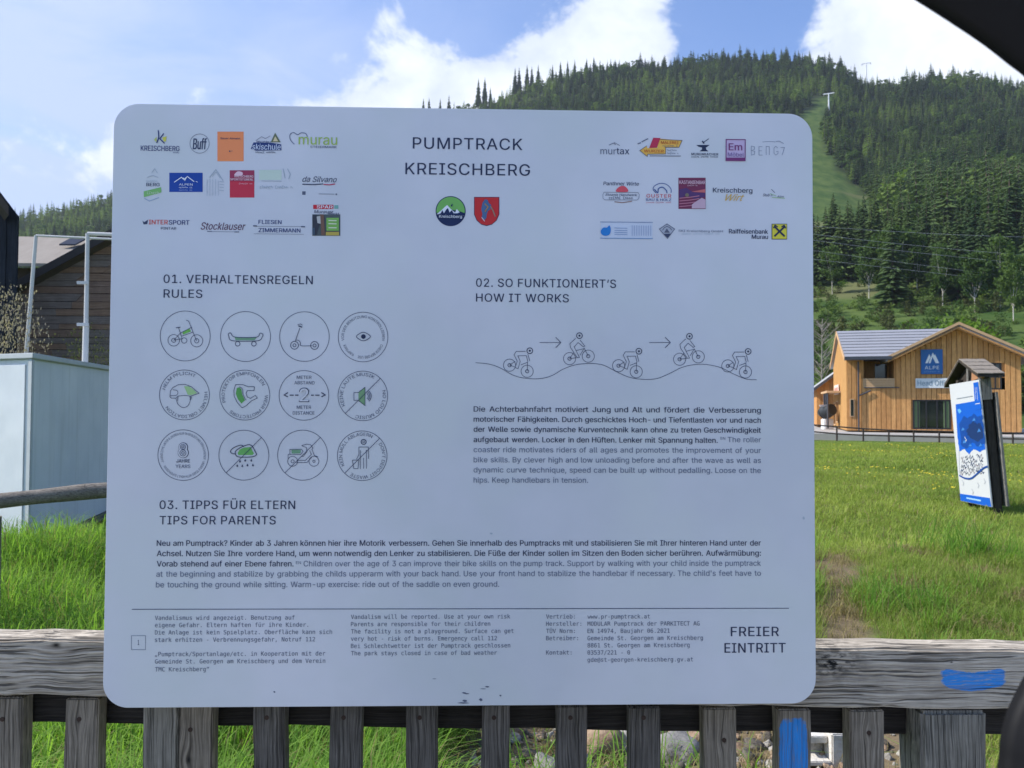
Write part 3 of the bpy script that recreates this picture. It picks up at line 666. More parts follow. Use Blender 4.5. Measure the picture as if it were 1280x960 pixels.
def glyphs(s, font='sans', off=0.0, sp=1.0, shear=0.0, res=2):
    k = (s, font, off, sp, shear, res)
    if k in _tc: return _tc[k]
    c = bpy.data.curves.new('t', 'FONT'); c.body = s; c.size = 1; c.offset = off; c.space_character = sp; c.shear = shear; c.resolution_u = res
    if FONTS[font]: c.font = FONTS[font]
    c.fill_mode = 'NONE'
    o = bpy.data.objects.new('t', c); COL.objects.link(o); me = bpy.data.meshes.new_from_object(o)
    E = [tuple(e.vertices) for e in me.edges]     # outlines, filled by winding number
    V, _, Fc, *_r = delaunay_2d_cdt([Vector((q.co.x, q.co.y)) for q in me.vertices], E, [], 0, 1e-7)
    v = np.array([(a.x, a.y) for a in V]); Fc = np.array([tuple(x) for x in Fc]); cc = v[Fc].mean(1)
    A = np.array([me.vertices[e[0]].co[:2] for e in E]); B = np.array([me.vertices[e[1]].co[:2] for e in E])
    ay, by, ax, bx, cx, cy = A[:, 1][None], B[:, 1][None], A[:, 0][None], B[:, 0][None], cc[:, 0:1], cc[:, 1:2]
    xi = ax+(cy-ay)/np.where(by == ay, 1, by-ay)*(bx-ax)
    wn = ((ay <= cy) & (by > cy) & (xi > cx)).sum(1)-((ay > cy) & (by <= cy) & (xi > cx)).sum(1)
    f = [tuple(int(i) for i in t) for t in Fc[wn != 0]]
    f = [t if (v[t[1]][0]-v[t[0]][0])*(v[t[2]][1]-v[t[0]][1])-(v[t[1]][1]-v[t[0]][1])*(v[t[2]][0]-v[t[0]][0]) > 0 else t[::-1] for t in f]
    bpy.data.objects.remove(o); bpy.data.curves.remove(c); bpy.data.meshes.remove(me)
    _tc[k] = (v, f); return v, f
def _cap(f):
    v, _ = glyphs('H', f); return float(v[:, 1].max()-v[:, 1].min())
CAP = {}
def cap_of(f):
    if f not in CAP: CAP[f] = _cap(f)
    return CAP[f]
class Art(MB):
    """flat print on a plane; fn maps a photo pixel to a point of that plane, ex/ez span it"""
    def __init__(s, fn, ex, ez, nrm, pxm, base=.0003):
        super().__init__(); s.fn = fn; s.ex = ex; s.ez = ez; s.nrm = nrm; s.pxm = pxm; s.k = 0; s.base = base; s.step = base/4
    def lift(s, L): s.k += 1; return s.nrm*(s.base*(1+L)+(s.k % 12)*s.base/16)
    def poly(s, pts, mat, L=0):
        o = s.lift(L); p = [s.fn(*q)+o for q in pts]; n = sum(((p[i]-p[0]).cross(p[(i+1) % len(p)]-p[0]) for i in range(1, len(p)-1)), Vector())
        s.add(p if n.dot(s.nrm) > 0 else p[::-1], [tuple(range(len(p)))], mat)
    def rect(s, x0, y0, x1, y1, mat, L=0): s.poly([(x0, y0), (x1, y0), (x1, y1), (x0, y1)], mat, L)
    def disc(s, x, y, r, mat, L=0, n=20, a0=0, a1=6.2832): s.poly([(x+r*math.cos(a0+(a1-a0)*i/n), y+r*math.sin(a0+(a1-a0)*i/n)) for i in range(n if a1-a0 > 6.28 else n+1)], mat, L)
    def line(s, pts, w, mat, L=1, closed=False, smooth=False):
        if smooth: pts = catmull(pts, closed)
        p = [s.fn(*q) for q in pts]
        if closed: p = p+[p[0]]
        n = len(p); o = s.lift(L); vs = []; h = w*s.pxm/2
        for i in range(n):
            if closed and i in (0, n-1): a, b = p[-2], p[1]
            else: a, b = p[max(i-1, 0)], p[min(i+1, n-1)]
            t1 = (p[i]-a); t2 = (b-p[i]); t = (t1.normalized() if t1.length > 1e-9 else Vector())+(t2.normalized() if t2.length > 1e-9 else Vector())
            if t.length < 1e-6: t = t2 if t2.length > 0 else t1
            t.normalize(); side = s.nrm.cross(t)
            cs = max(.45, abs(t.dot(t2.normalized()))) if t2.length > 1e-9 else 1
            vs += [p[i]+side*h/cs+o, p[i]-side*h/cs+o]
        s.add(vs, [(2*i, 2*i+1, 2*i+3, 2*i+2) for i in range(n-1)], mat)
    def ring(s, x, y, r, w, mat, L=1, n=40, ry=None): s.line([(x+r*math.cos(6.2832*i/n), y+(ry or r)*math.sin(6.2832*i/n)) for i in range(n)], w, mat, L, True)
    def arc(s, x, y, r, a0, a1, w, mat, L=1, n=14, ry=None): s.line([(x+r*math.cos(R_(a0+(a1-a0)*i/n)), y+(ry or r)*math.sin(R_(a0+(a1-a0)*i/n))) for i in range(n+1)], w, mat, L)
    def text(s, t, x0, x1, yb, cap, mat, font='sans', off=0.0, sp=1.0, shear=0.0, L=1, res=2):
        if off > 0:      # heavier weight: struck twice
            dx = off*cap*2.2
            s.text(t, x0, x1-dx, yb, cap, mat, font, 0.0, sp, shear, L, res); s.text(t, x0+dx, x1, yb, cap, mat, font, 0.0, sp, shear, L, res); return
        v, f = glyphs(t, font, off, sp, shear, res)
        if len(v) == 0: return
        mn_, mx = v[:, 0].min(), v[:, 0].max(); P0 = s.fn(x0, yb); P1 = s.fn(x1, yb); wd = (P1-P0).dot(s.ex); kx = wd/(mx-mn_); kz = cap*s.pxm/cap_of(font); o = s.lift(L)
        s.add([P0+s.ex*((q[0]-mn_)*kx)+s.ez*(q[1]*kz)+o for q in v], f, mat)
    def scrib(s, n, x0, x1, yb, cap, mat, L=1, **kw):
        """print too small to read in the photograph: a row of short strokes"""
        q = random.Random(int(x0*10)); w = (x1-x0)/n
        for i in range(n):
            if n > 6 and i % 7 == 6: continue
            a = x0+w*(i+.15); b = x0+w*(i+.8); z = yb-cap*q.choice([1, .7, .7, .9]); s.line([(a, yb), (a, z), (b, (yb+z)/2), (b, yb)] if q.random() < .6 else [(b, z), (a, z), (a, yb), (b, yb)], max(.18, cap*.16), mat, L)
    def words(s, t, x0, x1, yb, cap, mat, ratio, font='sans', off=0.0, justify=True):
        """set word by word; ratio = horizontal stretch relative to the height"""
        if off > 0:
            dx = off*cap*2.2; s.words(t, x0, x1-dx, yb, cap, mat, ratio, font, 0.0, justify); s.words(t, x0+dx, x1, yb, cap, mat, ratio, font, 0.0, justify); return
        P0 = s.fn(x0, yb); wd = (s.fn(x1, yb)-P0).dot(s.ex); kz = cap*s.pxm/cap_of(font); kx = kz*ratio; ws = t.split(' ')
        ms = [glyphs(w, font, off) for w in ws]; wl = [(m[0][:, 0].max()-m[0][:, 0].min())*kx for m in ms]
        if sum(wl)+(len(ws)-1)*.22*kx > wd or len(ws) > 9 or True:      # letters are set a little wider or narrower so that word gaps stay even
            q = wd/(sum(wl)+(len(ws)-1)*.30*kx); q = min(max(q, .6), 1.22); kx *= q; wl = [a*q for a in wl]
        gap = (wd-sum(wl))/(len(ws)-1) if (justify and len(ws) > 1) else .26*kx/1.0*1.1; x = 0; o = s.lift(1)
        for (v, f), l in zip(ms, wl):
            m0 = v[:, 0].min(); s.add([P0+s.ex*(x+(q[0]-m0)*kx)+s.ez*(q[1]*kz)+o for q in v], f, mat); x += l+gap
    def arctext(s, t, cx, cy, r, a0, a1, cap, mat, off=0.0):
        """clockwise text from angle a0 to a1 (degrees, 0 = up), tops outward"""
        v, f = glyphs(t, 'sans', 0.0, 1.0, 0.0, 1); mn_, mx = v[:, 0].min(), v[:, 0].max(); kz = cap/cap_of('sans'); o = s.lift(1); vs = []
        for q in v:
            a = R_(a0+(a1-a0)*(q[0]-mn_)/(mx-mn_)); rr = r+q[1]*kz; vs.append(s.fn(cx+rr*math.sin(a), cy-rr*math.cos(a))+o)
        s.add(vs, f, mat)
def catmull(p, closed=False, k=5):
    n = len(p); out = []
    for i in range(n if closed else n-1):
        a, b, c, d = (p[(i-1) % n], p[i], p[(i+1) % n], p[(i+2) % n]) if closed else (p[max(i-1, 0)], p[i], p[i+1], p[min(i+2, n-1)])
        for j in range(k):
            t = j/k; out.append(tuple(.5*(2*b[q]+(c[q]-a[q])*t+(2*a[q]-5*b[q]+4*c[q]-d[q])*t*t+(3*b[q]-a[q]-3*c[q]+d[q])*t**3) for q in (0, 1)))
    if not closed: out.append(tuple(p[-1]))
    return out

def build_sign():
    a, b = at(142.5, 129, SY), at(1015.3, 142.5, SY); c, d = at(1020.3, 879.5, SY), at(128, 885, SY)
    x0, x1, z0, z1 = (a.x+d.x)/2, (b.x+c.x)/2, (c.z+d.z)/2, (a.z+b.z)/2
    root = empty('information_sign', ((x0+x1)/2, SY, z0), 'large white information panel with rounded corners fixed to the grey wooden fence', 'sign')
    k = NT('white_coated_aluminium'); p = k.pos(); n = k.noise(p, 2.6, 4, .55); n2 = k.noise(p, 90, 4, .6)
    n3 = k.noise(p, 4.5, 3, .5)
    k.col(k.mix(k.rng(n3, .45, .7), k.mix(k.rng(n, .35, .65), (0.61, 0.635, 0.665), (0.72, 0.730, 0.760)), (0.64, 0.68, 0.675))); k.rough(k.rng(k.noise(p, 5, 5, .6), .3, .7, .16, .26)); k.spec(.55); k.bump(k.noise(p, 1.6, 2), .12, .02)
    m = MB(); r = .043; pts = []
    for (cx, cz, a0) in ((x1-r, z1-r, 0), (x0+r, z1-r, 90), (x0+r, z0+r, 180), (x1-r, z0+r, 270)):
        for i in range(13): q = R_(a0+90*i/12); pts.append((cx+r*math.cos(q), SY, cz+r*math.sin(q)))
    m.prism(pts, (0, .004, 0), k.m); o = m.build('panel', root, bevel=.0009, segs=2)
    # brackets at the back reaching to the rail
    alu = plain('galvanised_steel', (0.35, 0.36, 0.37), .45, .1, 20, .5, .7)
    for bx in (x0+.25, x1-.25):
        m = MB(); m.box((bx-.02, SY+.0045, z0+.05), (bx+.02, 1.3985, z0+.10), alu); m.box((bx-.025, SY+.0045, z0+.12), (bx+.025, SY+.03, z1-.1), alu); m.build('bracket', root)
    fn = lambda x, y: at(x, y, SY); pxm = SY/F
    def A(): return Art(fn, Vector((1, 0, 0)), Vector((0, 0, 1)), Vector((0, -1, 0)), pxm)
    def done(ar, name, label=None):
        o = ar.build(name, root)
        if label: o['label'] = label
    for (t, xa, xb, yb, cap, off, nm) in [('PUMPTRACK', 516, 653, 185.8, 14.3, .006, 'title_lettering'), ('KREISCHBERG', 506.7, 662.5, 217.8, 14.5, .006, 'title_lettering'),
            ('01. VERHALTENSREGELN', 204.5, 391, 353.7, 10.4, .008, 'heading_lettering'), ('RULES', 204.5, 253, 372, 10.2, .008, 'heading_lettering'),
            ('02. SO FUNKTIONIERT‘S', 595, 770, 358.4, 10.4, .008, 'heading_lettering'), ('HOW IT WORKS', 595, 711, 377, 10.2, .008, 'heading_lettering'),
            ('03. TIPPS FÜR ELTERN', 199.5, 369, 636.2, 10.4, .008, 'heading_lettering'), ('TIPS FOR PARENTS', 199.5, 344.7, 655.4, 10.2, .008, 'heading_lettering'),
            ('FREIER', 913.4, 973.6, 795.2, 11.6, .014, 'notice_lettering'), ('EINTRITT', 905.5, 982, 815.8, 11.8, .014, 'notice_lettering')]:
        g = A(); g.text(t, xa, xb, yb, cap, INK, off=off, sp=1.06, res=3); done(g, nm)
    g = A(); de = ['Die Achterbahnfahrt motiviert Jung und Alt und fördert die Verbesserung', 'motorischer Fähigkeiten. Durch geschicktes Hoch- und Tiefentlasten vor und nach', 'der Welle sowie dynamische Kurventechnik kann ohne zu treten Geschwindigkeit']
    for i, t in enumerate(de): g.words(t, 592, 951, 514.5+12.62*i, 6.6, INK, .92 if i else .92, off=.016)
    g.words('aufgebaut werden. Locker in den Hüften. Lenker mit Spannung halten.', 592, 897, 552.6, 6.6, INK, .92, off=.016); done(g, 'body_lettering')
    g = A(); g.words('EN', 900.5, 907, 549.6, 3.4, INKL, .9); g.words('The roller', 909.5, 951, 552.7, 6.6, INKL, .92, off=.004)
    for i, t in enumerate(['coaster ride motivates riders of all ages and promotes the improvement of your', 'bike skills. By clever high and low unloading before and after the wave as well as', 'dynamic curve technique, speed can be built up without pedalling. Loose on the']): g.words(t, 592, 951, 565.2+12.65*i, 6.6, INKL, .90, off=.004)
    g.words('hips. Keep handlebars in tension.', 592, 735, 603.2, 6.6, INKL, .92, off=.004, justify=True); done(g, 'body_lettering')
    g = A()
    g.words('Neu am Pumptrack? Kinder ab 3 Jahren können hier ihre Motorik verbessern. Gehen Sie innerhalb des Pumptracks mit und stabilisieren Sie mit Ihrer hinteren Hand unter der', 196, 951, 682.3, 6.8, INK, .92, off=.014)
    g.words('Achsel. Nutzen Sie Ihre vordere Hand, um wenn notwendig den Lenker zu stabilisieren. Die Füße der Kinder sollen im Sitzen den Boden sicher berühren. Aufwärmübung:', 196, 951, 695.2, 6.8, INK, .92, off=.014)
    g.words('Vorab stehend auf einer Ebene fahren.', 196, 367, 708.1, 6.8, INK, .93, off=.014); done(g, 'body_lettering')
    g = A(); g.words('EN', 370, 377, 705, 3.4, INKL, .9)
    g.words('Children over the age of 3 can improve their bike skills on the pump track. Support by walking with your child inside the pumptrack', 379.5, 951, 707.9, 6.8, INKL, .9, off=.003)
    g.words("at the beginning and stabilize by grabbing the childs upperarm with your back hand. Use your front hand to stabilize the handlebar if necessary. The child's feet have to", 195.5, 951, 720.9, 6.8, INKL, .9, off=.003)
    g.words('be touching the ground while sitting. Warm-up exercise: ride out of the saddle on even ground.', 195, 624, 734.2, 6.8, INKL, .9, off=.003); done(g, 'body_lettering')
    def mono(g, t, x, yc, cw, cap=5.2): 
        if t: g.text(t, x, x+cw*len(t)-.7, yc+cap/2, cap, INKM, 'mono', 0.0)
    g = A(); lines = ['Vandalismus wird angezeigt. Benutzung auf', 'eigene Gefahr. Eltern haften für ihre Kinder.', 'Die Anlage ist kein Spielplatz. Oberfläche kann sich', 'stark erhitzen - Verbrennungsgefahr, Notruf 112', '', '„Pumptrack/Sportanlage/etc. in Kooperation mit der', 'Gemeinde St. Georgen am Kreischberg und dem Verein', 'TMC Kreischberg“']
    for t, y in zip(lines, [772.3, 781.4, 790.5, 799.7, 0, 817.6, 826.8, 836.6]): mono(g, t, 193.8, y, 4.27)
    done(g, 'small_lettering')
    g = A(); lines = ['Vandalism will be reported. Use at your own risk', 'Parents are responsible for their children', 'The facility is not a playground. Surface can get', 'very hot - risk of burns. Emergency call 112', 'Bei Schlechtwetter ist der Pumptrack geschlossen', 'The park stays closed in case of bad weather']
    for i, t in enumerate(lines): mono(g, t, 438.7, 771+9.1*i, 4.16)
    done(g, 'small_lettering')
    g = A()
    for t, y in [('Vertrieb:', 0), ('Hersteller:', 1), ('TÜV Norm:', 2), ('Betreiber:', 3), ('Kontakt:', 5)]: mono(g, t, 682.6, 770.6+9*y, 4.05)
    for i, t in enumerate(['www.pr-pumptrack.at', 'MODULAR Pumptrack der PARKITECT AG', 'EN 14974, Baujahr 06.2021', 'Gemeinde St. Georgen am Kreischberg', '8861 St. Georgen am Kreischberg', '03537/221 - 0', 'gde@st-georgen-kreischberg.gv.at']): mono(g, t, 734.3, 770.6+9*i, 4.14)
    done(g, 'small_lettering')
    g = A(); g.line([(165, 761.6), (986, 760.3)], .8, INK2); done(g, 'divider_line')
    g = A(); g.line([(164.5, 794.5), (182, 794.5), (182, 812), (164.5, 812)], .5, INKL, 1, True); g.text('1', 172.2, 174, 806, 6, INK2); done(g, 'page_mark')
    # pictograms: coordinates are those of enlarged crops (x0, y0 = crop corner, 8.533 = its scale)
    def zf(x0, y0): 
        return lambda pts: [(x0+p[0]/8.533, y0+p[1]/8.533) for p in pts]
    GR = C(120, 190, 90); LW = .62
    def pic(label, cx, cy, r, slash=False):
        g = A(); g.ring(cx, cy, r, .62, INK2, n=64)
        if slash: q = r*.707; g.line([(cx-q, cy+q), (cx+q, cy-q)], .7, INK2, 4)
        return g
    Z = zf(195, 385)
    g = pic('', 231.6, 420, 31.2)
    for (c_, r_) in (((190, 345), 7.2), ((435, 350), 7.6)): (x, y), = Z([c_]); g.ring(x, y, r_, LW, INK2, n=30); g.ring(x, y, r_*.36, LW, INK2, n=16)
    (x, y), = Z([(302, 347)]); g.ring(x, y, 3.4, LW, INK2, n=18)
    g.line(Z([(190, 345), (262, 268), (280, 328), (190, 345)]), LW, INK2, 2); g.line(Z([(262, 268), (240, 205)]), LW, INK2, 2); g.line(Z([(215, 212), (262, 205)]), LW*1.4, INK2, 2)
    g.line(Z([(435, 350), (350, 140), (325, 132)]), LW, INK2, 2); g.line(Z([(262, 268), (385, 205)]), LW, INK2, 2); g.line(Z([(280, 300), (395, 258)]), LW, INK2, 2)
    g.poly(Z([(282, 262), (355, 215), (375, 250), (290, 285)]), GR); done(g, 'pictogram', 'balance bicycle drawn in a circle')
    g = pic('', 307, 420.7, 31.2); g.line(Z([(775, 275), (800, 268), (845, 310), (1070, 312), (1110, 270), (1140, 280), (1135, 305), (1085, 350), (820, 350), (778, 300)]), LW*1.3, INK2, 2, True, True)
    g.poly(Z([(840, 312), (1078, 312), (1050, 345), (850, 345)]), C(120, 165, 130)); 
    for c_ in ((872, 382), (1045, 382)): (x, y), = Z([c_]); g.ring(x, y, 2.9, LW*1.3, INK2, n=16)
    done(g, 'pictogram', 'skateboard drawn in a circle')
    Z = zf(345, 385); g = pic('', 380.6, 420.8, 31)
    for c_ in ((198, 398), (412, 400)): (x, y), = Z([c_]); g.ring(x, y, 4.9, LW*1.3, INK2, n=24); g.ring(x, y, 1.9, LW*1.2, INK2, n=14)
    g.line(Z([(205, 360), (255, 215)]), LW*1.2, INK2, 2); g.line(Z([(240, 190), (280, 205)]), 1.6, INK2, 2); g.line(Z([(232, 180), (262, 170), (285, 185)]), LW, INK2, 2); g.line(Z([(210, 345), (240, 345), (262, 370), (270, 403), (390, 403)]), LW*1.1, INK2, 2, False, True); done(g, 'pictogram', 'kick scooter drawn in a circle')
    g = pic('', 453.9, 421.3, 31); g.arctext('VOR DER BENUTZUNG KONTROLLIEREN', 453.9, 421.3, 23.8, -100, 100, 3.3, INKM); g.arctext('CHECK BEFORE USE', 453.9, 421.3, 23.8, 112, 195, 3.3, INKM); g.arctext('PUMPTRACK', 453.9, 421.3, 23.8, 208, 248, 3.3, INKM)
    g.line(Z([(858, 305), (895, 272), (932, 260), (970, 272), (1008, 305), (970, 338), (932, 350), (895, 338)]), LW*1.3, INK2, 2, True, True); (x, y), = Z([(933, 305)]); g.disc(x, y, 2.9, INK, 2); done(g, 'pictogram', 'eye drawn in a circle with lettering')
    Z = zf(195, 460); g = pic('', 230.7, 493.7, 31.2); g.arctext('HELM PFLICHT', 230.7, 493.7, 25, -75, 30, 4, INKM, .01); g.arctext('HELMET OBLIGATION', 230.7, 493.7, 25, 82, 236, 4, INKM, .01)
    g.line(Z([(150, 305), (155, 245), (180, 210), (240, 178), (310, 175), (380, 200), (460, 270), (372, 300), (300, 292), (235, 300), (215, 322), (165, 322)]), LW, INK2, 2, True, False)
    g.line(Z([(180, 232), (225, 240), (235, 268), (215, 292), (155, 295)]), LW, INK2, 2, False, True); g.line(Z([(215, 325), (222, 345), (235, 385), (270, 415), (300, 422), (340, 405), (362, 365), (370, 325), (362, 305)]), LW, INK2, 2, False, True); g.line(Z([(235, 305), (232, 350)]), LW, INK2); g.line(Z([(357, 310), (380, 308), (375, 335), (358, 330)]), LW, INK2, 2)
    g.poly(Z([(300, 195), (350, 195), (395, 225), (440, 268), (372, 290), (340, 285)]), C(165, 205, 140), 0); done(g, 'pictogram', 'helmet drawn in a circle with lettering')
    g = pic('', 306.1, 493.9, 31.2); g.arctext('PROTEKTOR EMPFOHLEN', 306.1, 493.9, 25, -110, 62, 4, INKM, .01); g.arctext('WEAR PROTECTORS', 306.1, 493.9, 25, 90, 222, 4, INKM, .01)
    g.line(Z([(850, 178), (930, 178), (985, 200), (1050, 200), (1048, 240), (975, 242), (962, 270), (975, 310), (1010, 325), (1060, 292), (1082, 320), (1020, 350), (960, 405), (920, 425), (870, 370), (835, 300), (832, 240)]), LW*1.1, INK2, 2, True, False)
    g.poly(Z([(862, 215), (885, 205), (912, 225), (920, 280), (950, 345), (912, 380), (875, 335), (852, 275)]), C(95, 165, 85)); g.line(Z([(890, 200), (925, 225), (930, 280), (962, 345)]), LW, INK2, 2, False, True); done(g, 'pictogram', 'body protector drawn in a circle with lettering')
    Z = zf(345, 460); g = pic('', 380, 494.3, 31)
    for (t, xa, xb, y) in [('METER', 371, 389.5, 473.6), ('ABSTAND', 368, 393.3, 480.4), ('METER', 371, 389, 511), ('DISTANCE', 366, 393.2, 518.2)]: g.text(t, xa, xb, y, 4, INKM, off=.01)
    g.text('2', 373.8, 386.6, 502.5, 17.5, INK2, off=.03, res=3); g.text('2', 374.7, 385.7, 501.6, 15.7, plain('panel_white', (0.66, 0.68, 0.71), .35, .02), off=.012, L=5, res=3)
    g.line(Z([(128, 262), (88, 288), (128, 308)]), 1.1, INK, 2); g.line(Z([(485, 262), (527, 288), (485, 308)]), 1.1, INK, 2)
    for (xa, xb) in ((148, 190), (205, 240), (375, 405), (420, 465)): g.line(Z([(xa, 290), (xb, 290)]), 1.2, INK, 2)
    done(g, 'pictogram', 'two metre distance sign drawn in a circle')
    g = pic('', 453.6, 494.9, 31, True); g.arctext('KEINE LAUTE MUSIK', 453.6, 494.9, 25, -118, 32, 4, INKM, .01); g.arctext('NO LOUD MUSIC', 453.6, 494.9, 25, 75, 200, 4, INKM, .01)
    g.poly(Z([(880, 262), (948, 210), (948, 398), (880, 345)]), C(125, 165, 120)); g.line(Z([(832, 262), (878, 262), (950, 205), (950, 402), (878, 345), (832, 345)]), LW, INK2, 2, True)
    for q in (0, 1, 2): g.arc(*Z([(945, 300)])[0], 4.6+1.9*q, -50, 50, .9, INKM, 2)
    done(g, 'pictogram', 'crossed-out loudspeaker in a circle with lettering')
    Z = zf(195, 533); g = pic('', 229.1, 568.9, 31.6); g.arctext('JUGENDLICHE UNTER 8 JAHREN NUR IN BEGLEITUNG ERWACHSENER · UNDER 8 YEARS WITH ADULT SUPERVISION', 229.1, 568.9, 25.5, -110, 240, 3, INKM)
    PW = bpy.data.materials['panel_white']
    for L_, dr, mt in ((0, .35, INK2), (3, -.35, PW)):
        for (c_, r_) in (((292, 222), 5.6), ((292, 280), 6.5)): (x, y), = Z([c_]); g.disc(x, y, r_+dr, mt, L_, 30)
    for (c_, r_) in (((292, 218), 3.2), ((292, 282), 3.8)): (x, y), = Z([c_]); g.ring(x, y, r_, LW, INK2, 6, n=22); g.ring(x, y, r_*.45, LW, INK2, 6, n=14)
    g.text('JAHRE', 220.5, 237.5, 578.2, 4.2, INK2, off=.01); g.text('YEARS', 219.5, 238, 585, 4.2, INKM, off=.01); done(g, 'pictogram', 'figure eight years drawn in a circle with lettering')
    g = pic('', 304.9, 569, 31.2, True); g.poly(Z([(870, 285), (895, 245), (940, 225), (1010, 220), (1045, 290), (1030, 305), (880, 305)]), C(110, 180, 95))
    g.line(Z([(850, 300), (850, 265), (880, 240), (925, 215), (990, 195), (1030, 215), (1060, 270), (1072, 300), (1040, 322), (960, 328), (880, 325)]), LW*1.5, INK, 2, True, True); g.line(Z([(850, 295), (805, 285), (800, 255), (840, 222), (905, 200), (940, 215)]), LW*1.4, INK, 2, False, True)
    for c_ in ((897, 372), (953, 362), (1018, 362), (868, 418), (922, 420), (977, 412), (1035, 412)): (x, y), = Z([c_]); g.poly([(x-1.2, y+.8), (x, y-1.9), (x+1.2, y+.8), (x, y+1.7)], INK, 2)
    done(g, 'pictogram', 'crossed-out rain cloud drawn in a circle')
    Z = zf(345, 533); g = pic('', 378.4, 569, 31.3, True)
    (x, y), = Z([(405, 372)]); g.ring(x, y, 6.2, LW, INK2, n=28); g.ring(x, y, 1.5, LW, INK2, n=10); (x, y), = Z([(178, 372)]); g.ring(x, y, 6.2, LW, INK2, n=28); g.ring(x, y, 2, LW, INK2, n=12)
    g.line(Z([(130, 345), (130, 300), (150, 295), (150, 245), (270, 242), (290, 265), (265, 300), (150, 300)]), LW, INK2, 2); g.poly(Z([(165, 250), (265, 248), (262, 288), (168, 290)]), C(120, 165, 130))
    g.line(Z([(275, 205), (320, 190), (370, 195), (395, 230), (385, 245), (410, 310), (450, 325)]), LW, INK2, 2); g.line(Z([(275, 205), (325, 225), (330, 270), (290, 322), (270, 318)]), LW, INK2, 2); g.line(Z([(225, 362), (315, 362), (378, 300), (360, 255)]), LW, INK2, 2); g.line(Z([(215, 385), (330, 385), (385, 325)]), LW, INK2, 2); done(g, 'pictogram', 'crossed-out moped drawn in a circle')
    g = pic('', 452.8, 569.7, 31, True); g.arctext('KEIN MÜLL ABLAGERN', 452.8, 569.7, 25, -118, 28, 4, INKM, .01); g.arctext('DON’T DEPOSIT WASTE', 452.8, 569.7, 25, 55, 212, 4, INKM, .01)
    (x, y), = Z([(935, 165)]); g.ring(x, y, 3.1, LW*1.6, INK2, n=18); g.ring(x, y, 1.2, LW, INK2, n=10)
    g.line(Z([(885, 300), (885, 220), (985, 220), (990, 345)]), LW, INK2, 2); g.line(Z([(900, 255), (900, 455)]), LW, INK2, 2); g.line(Z([(965, 250), (965, 450)]), LW, INK2, 2); g.line(Z([(935, 335), (935, 450)]), LW, INK2, 2); g.line(Z([(885, 300), (860, 350)]), LW, INK2, 2)
    g.line(Z([(815, 360), (885, 358), (875, 450), (830, 450)]), LW, INK2, 2, True); done(g, 'pictogram', 'crossed-out person dropping waste in a circle')
    # the ride diagram
    q = [(78, 395), (130, 400), (175, 415), (225, 443), (270, 456), (330, 459), (380, 448), (430, 420), (480, 403), (540, 398), (590, 405), (640, 430), (690, 452), (740, 461), (800, 459), (850, 440), (900, 415), (950, 403), (1000, 402), (1060, 415), (1110, 440), (1160, 460), (1202, 463)]
    g = A(); g.line([(570+x/3.2, 330+y/3.2) for x, y in q], .65, INK2, 1, False, True); done(g, 'track_line')
    def Zr(dx, dy): return lambda pts: [(620+dx+p[0]/7.53, 405+dy+p[1]/7.53) for p in pts]
    for dx, dy in ((0, 0), (136.3, .6), (272.8, .9)):
        Zq = Zr(dx, dy); g = A()
        for c_ in ((127, 388), (293, 445)): (x, y), = Zq([c_]); g.ring(x, y, 7.6, LW, INK2, n=30); g.ring(x, y, 2.1, LW*1.2, INK2, n=12)
        (x, y), = Zq([(318, 252)]); g.ring(x, y, 3.6, LW*1.5, INK, n=18); g.disc(x, y, 1.3, INK, 2, 10)
        g.line(Zq([(278, 258), (190, 258), (170, 290), (200, 350), (180, 410), (208, 422), (228, 350), (205, 300), (285, 298), (300, 355)]), LW, INK2, 2); g.line(Zq([(300, 285), (318, 350)]), LW, INK2, 2)
        g.line(Zq([(293, 445), (297, 360), (235, 385)]), LW, INK2, 2); g.line(Zq([(127, 388), (180, 352)]), LW, INK2, 2); g.line(Zq([(127, 388), (182, 405)]), LW, INK2, 2); done(g, 'rider_drawing')
    for dx, dy in ((0, 0), (137.5, .8)):
        Zq = Zr(dx, dy); g = A()
        for c_ in ((692, 326), (868, 303)): (x, y), = Zq([c_]); g.ring(x, y, 7.6, LW, INK2, n=30); g.ring(x, y, 2.1, LW*1.2, INK2, n=12)
        (x, y), = Zq([(785, 110)]); g.ring(x, y, 3.6, LW*1.5, INK, n=18); g.disc(x, y, 1.3, INK, 2, 10)
        g.line(Zq([(750, 135), (695, 185), (700, 220), (765, 318), (785, 315), (735, 215), (772, 175), (820, 215), (835, 208), (790, 150)]), LW, INK2, 2)
        g.line(Zq([(692, 326), (730, 270)]), LW, INK2, 2); g.line(Zq([(692, 326), (760, 318)]), LW, INK2, 2); g.line(Zq([(790, 295), (828, 232), (755, 250)]), LW, INK2, 2); g.line(Zq([(828, 225), (868, 303)]), LW, INK2, 2); done(g, 'rider_drawing')
    for dx in (0, 136.8):
        g = A(); g.line([(674.5+dx, 428.2), (700+dx, 428.2)], .65, INK2); g.line([(694.5+dx, 421.5), (701+dx, 428.2), (694.5+dx, 434.8)], .8, INK2, 2); done(g, 'arrow')
    # crest and shield
    NV = C(30, 45, 85); WH = C(235, 240, 245)
    g = A(); g.disc(563.3, 264, 18.8, NV, 0, 48); g.poly([(563.3+17.7*math.cos(R_(a)), 264+17.7*math.sin(R_(a))) for a in range(-188, 9, 7)]+[(574, 264), (563, 262), (552, 265)], C(120, 185, 95), 2)
    g.poly([(546, 268), (553, 262), (556, 259), (559, 256.5), (563, 261), (569, 266), (571, 261.5), (574, 265), (578, 267), (580, 270)], WH, 4); g.poly([(545, 269), (551, 267), (553, 263), (555, 267), (558, 262), (560, 260.5), (562, 266), (565, 263), (567, 267), (572, 267), (575, 265.5), (579, 267), (581.5, 270)], NV, 6)
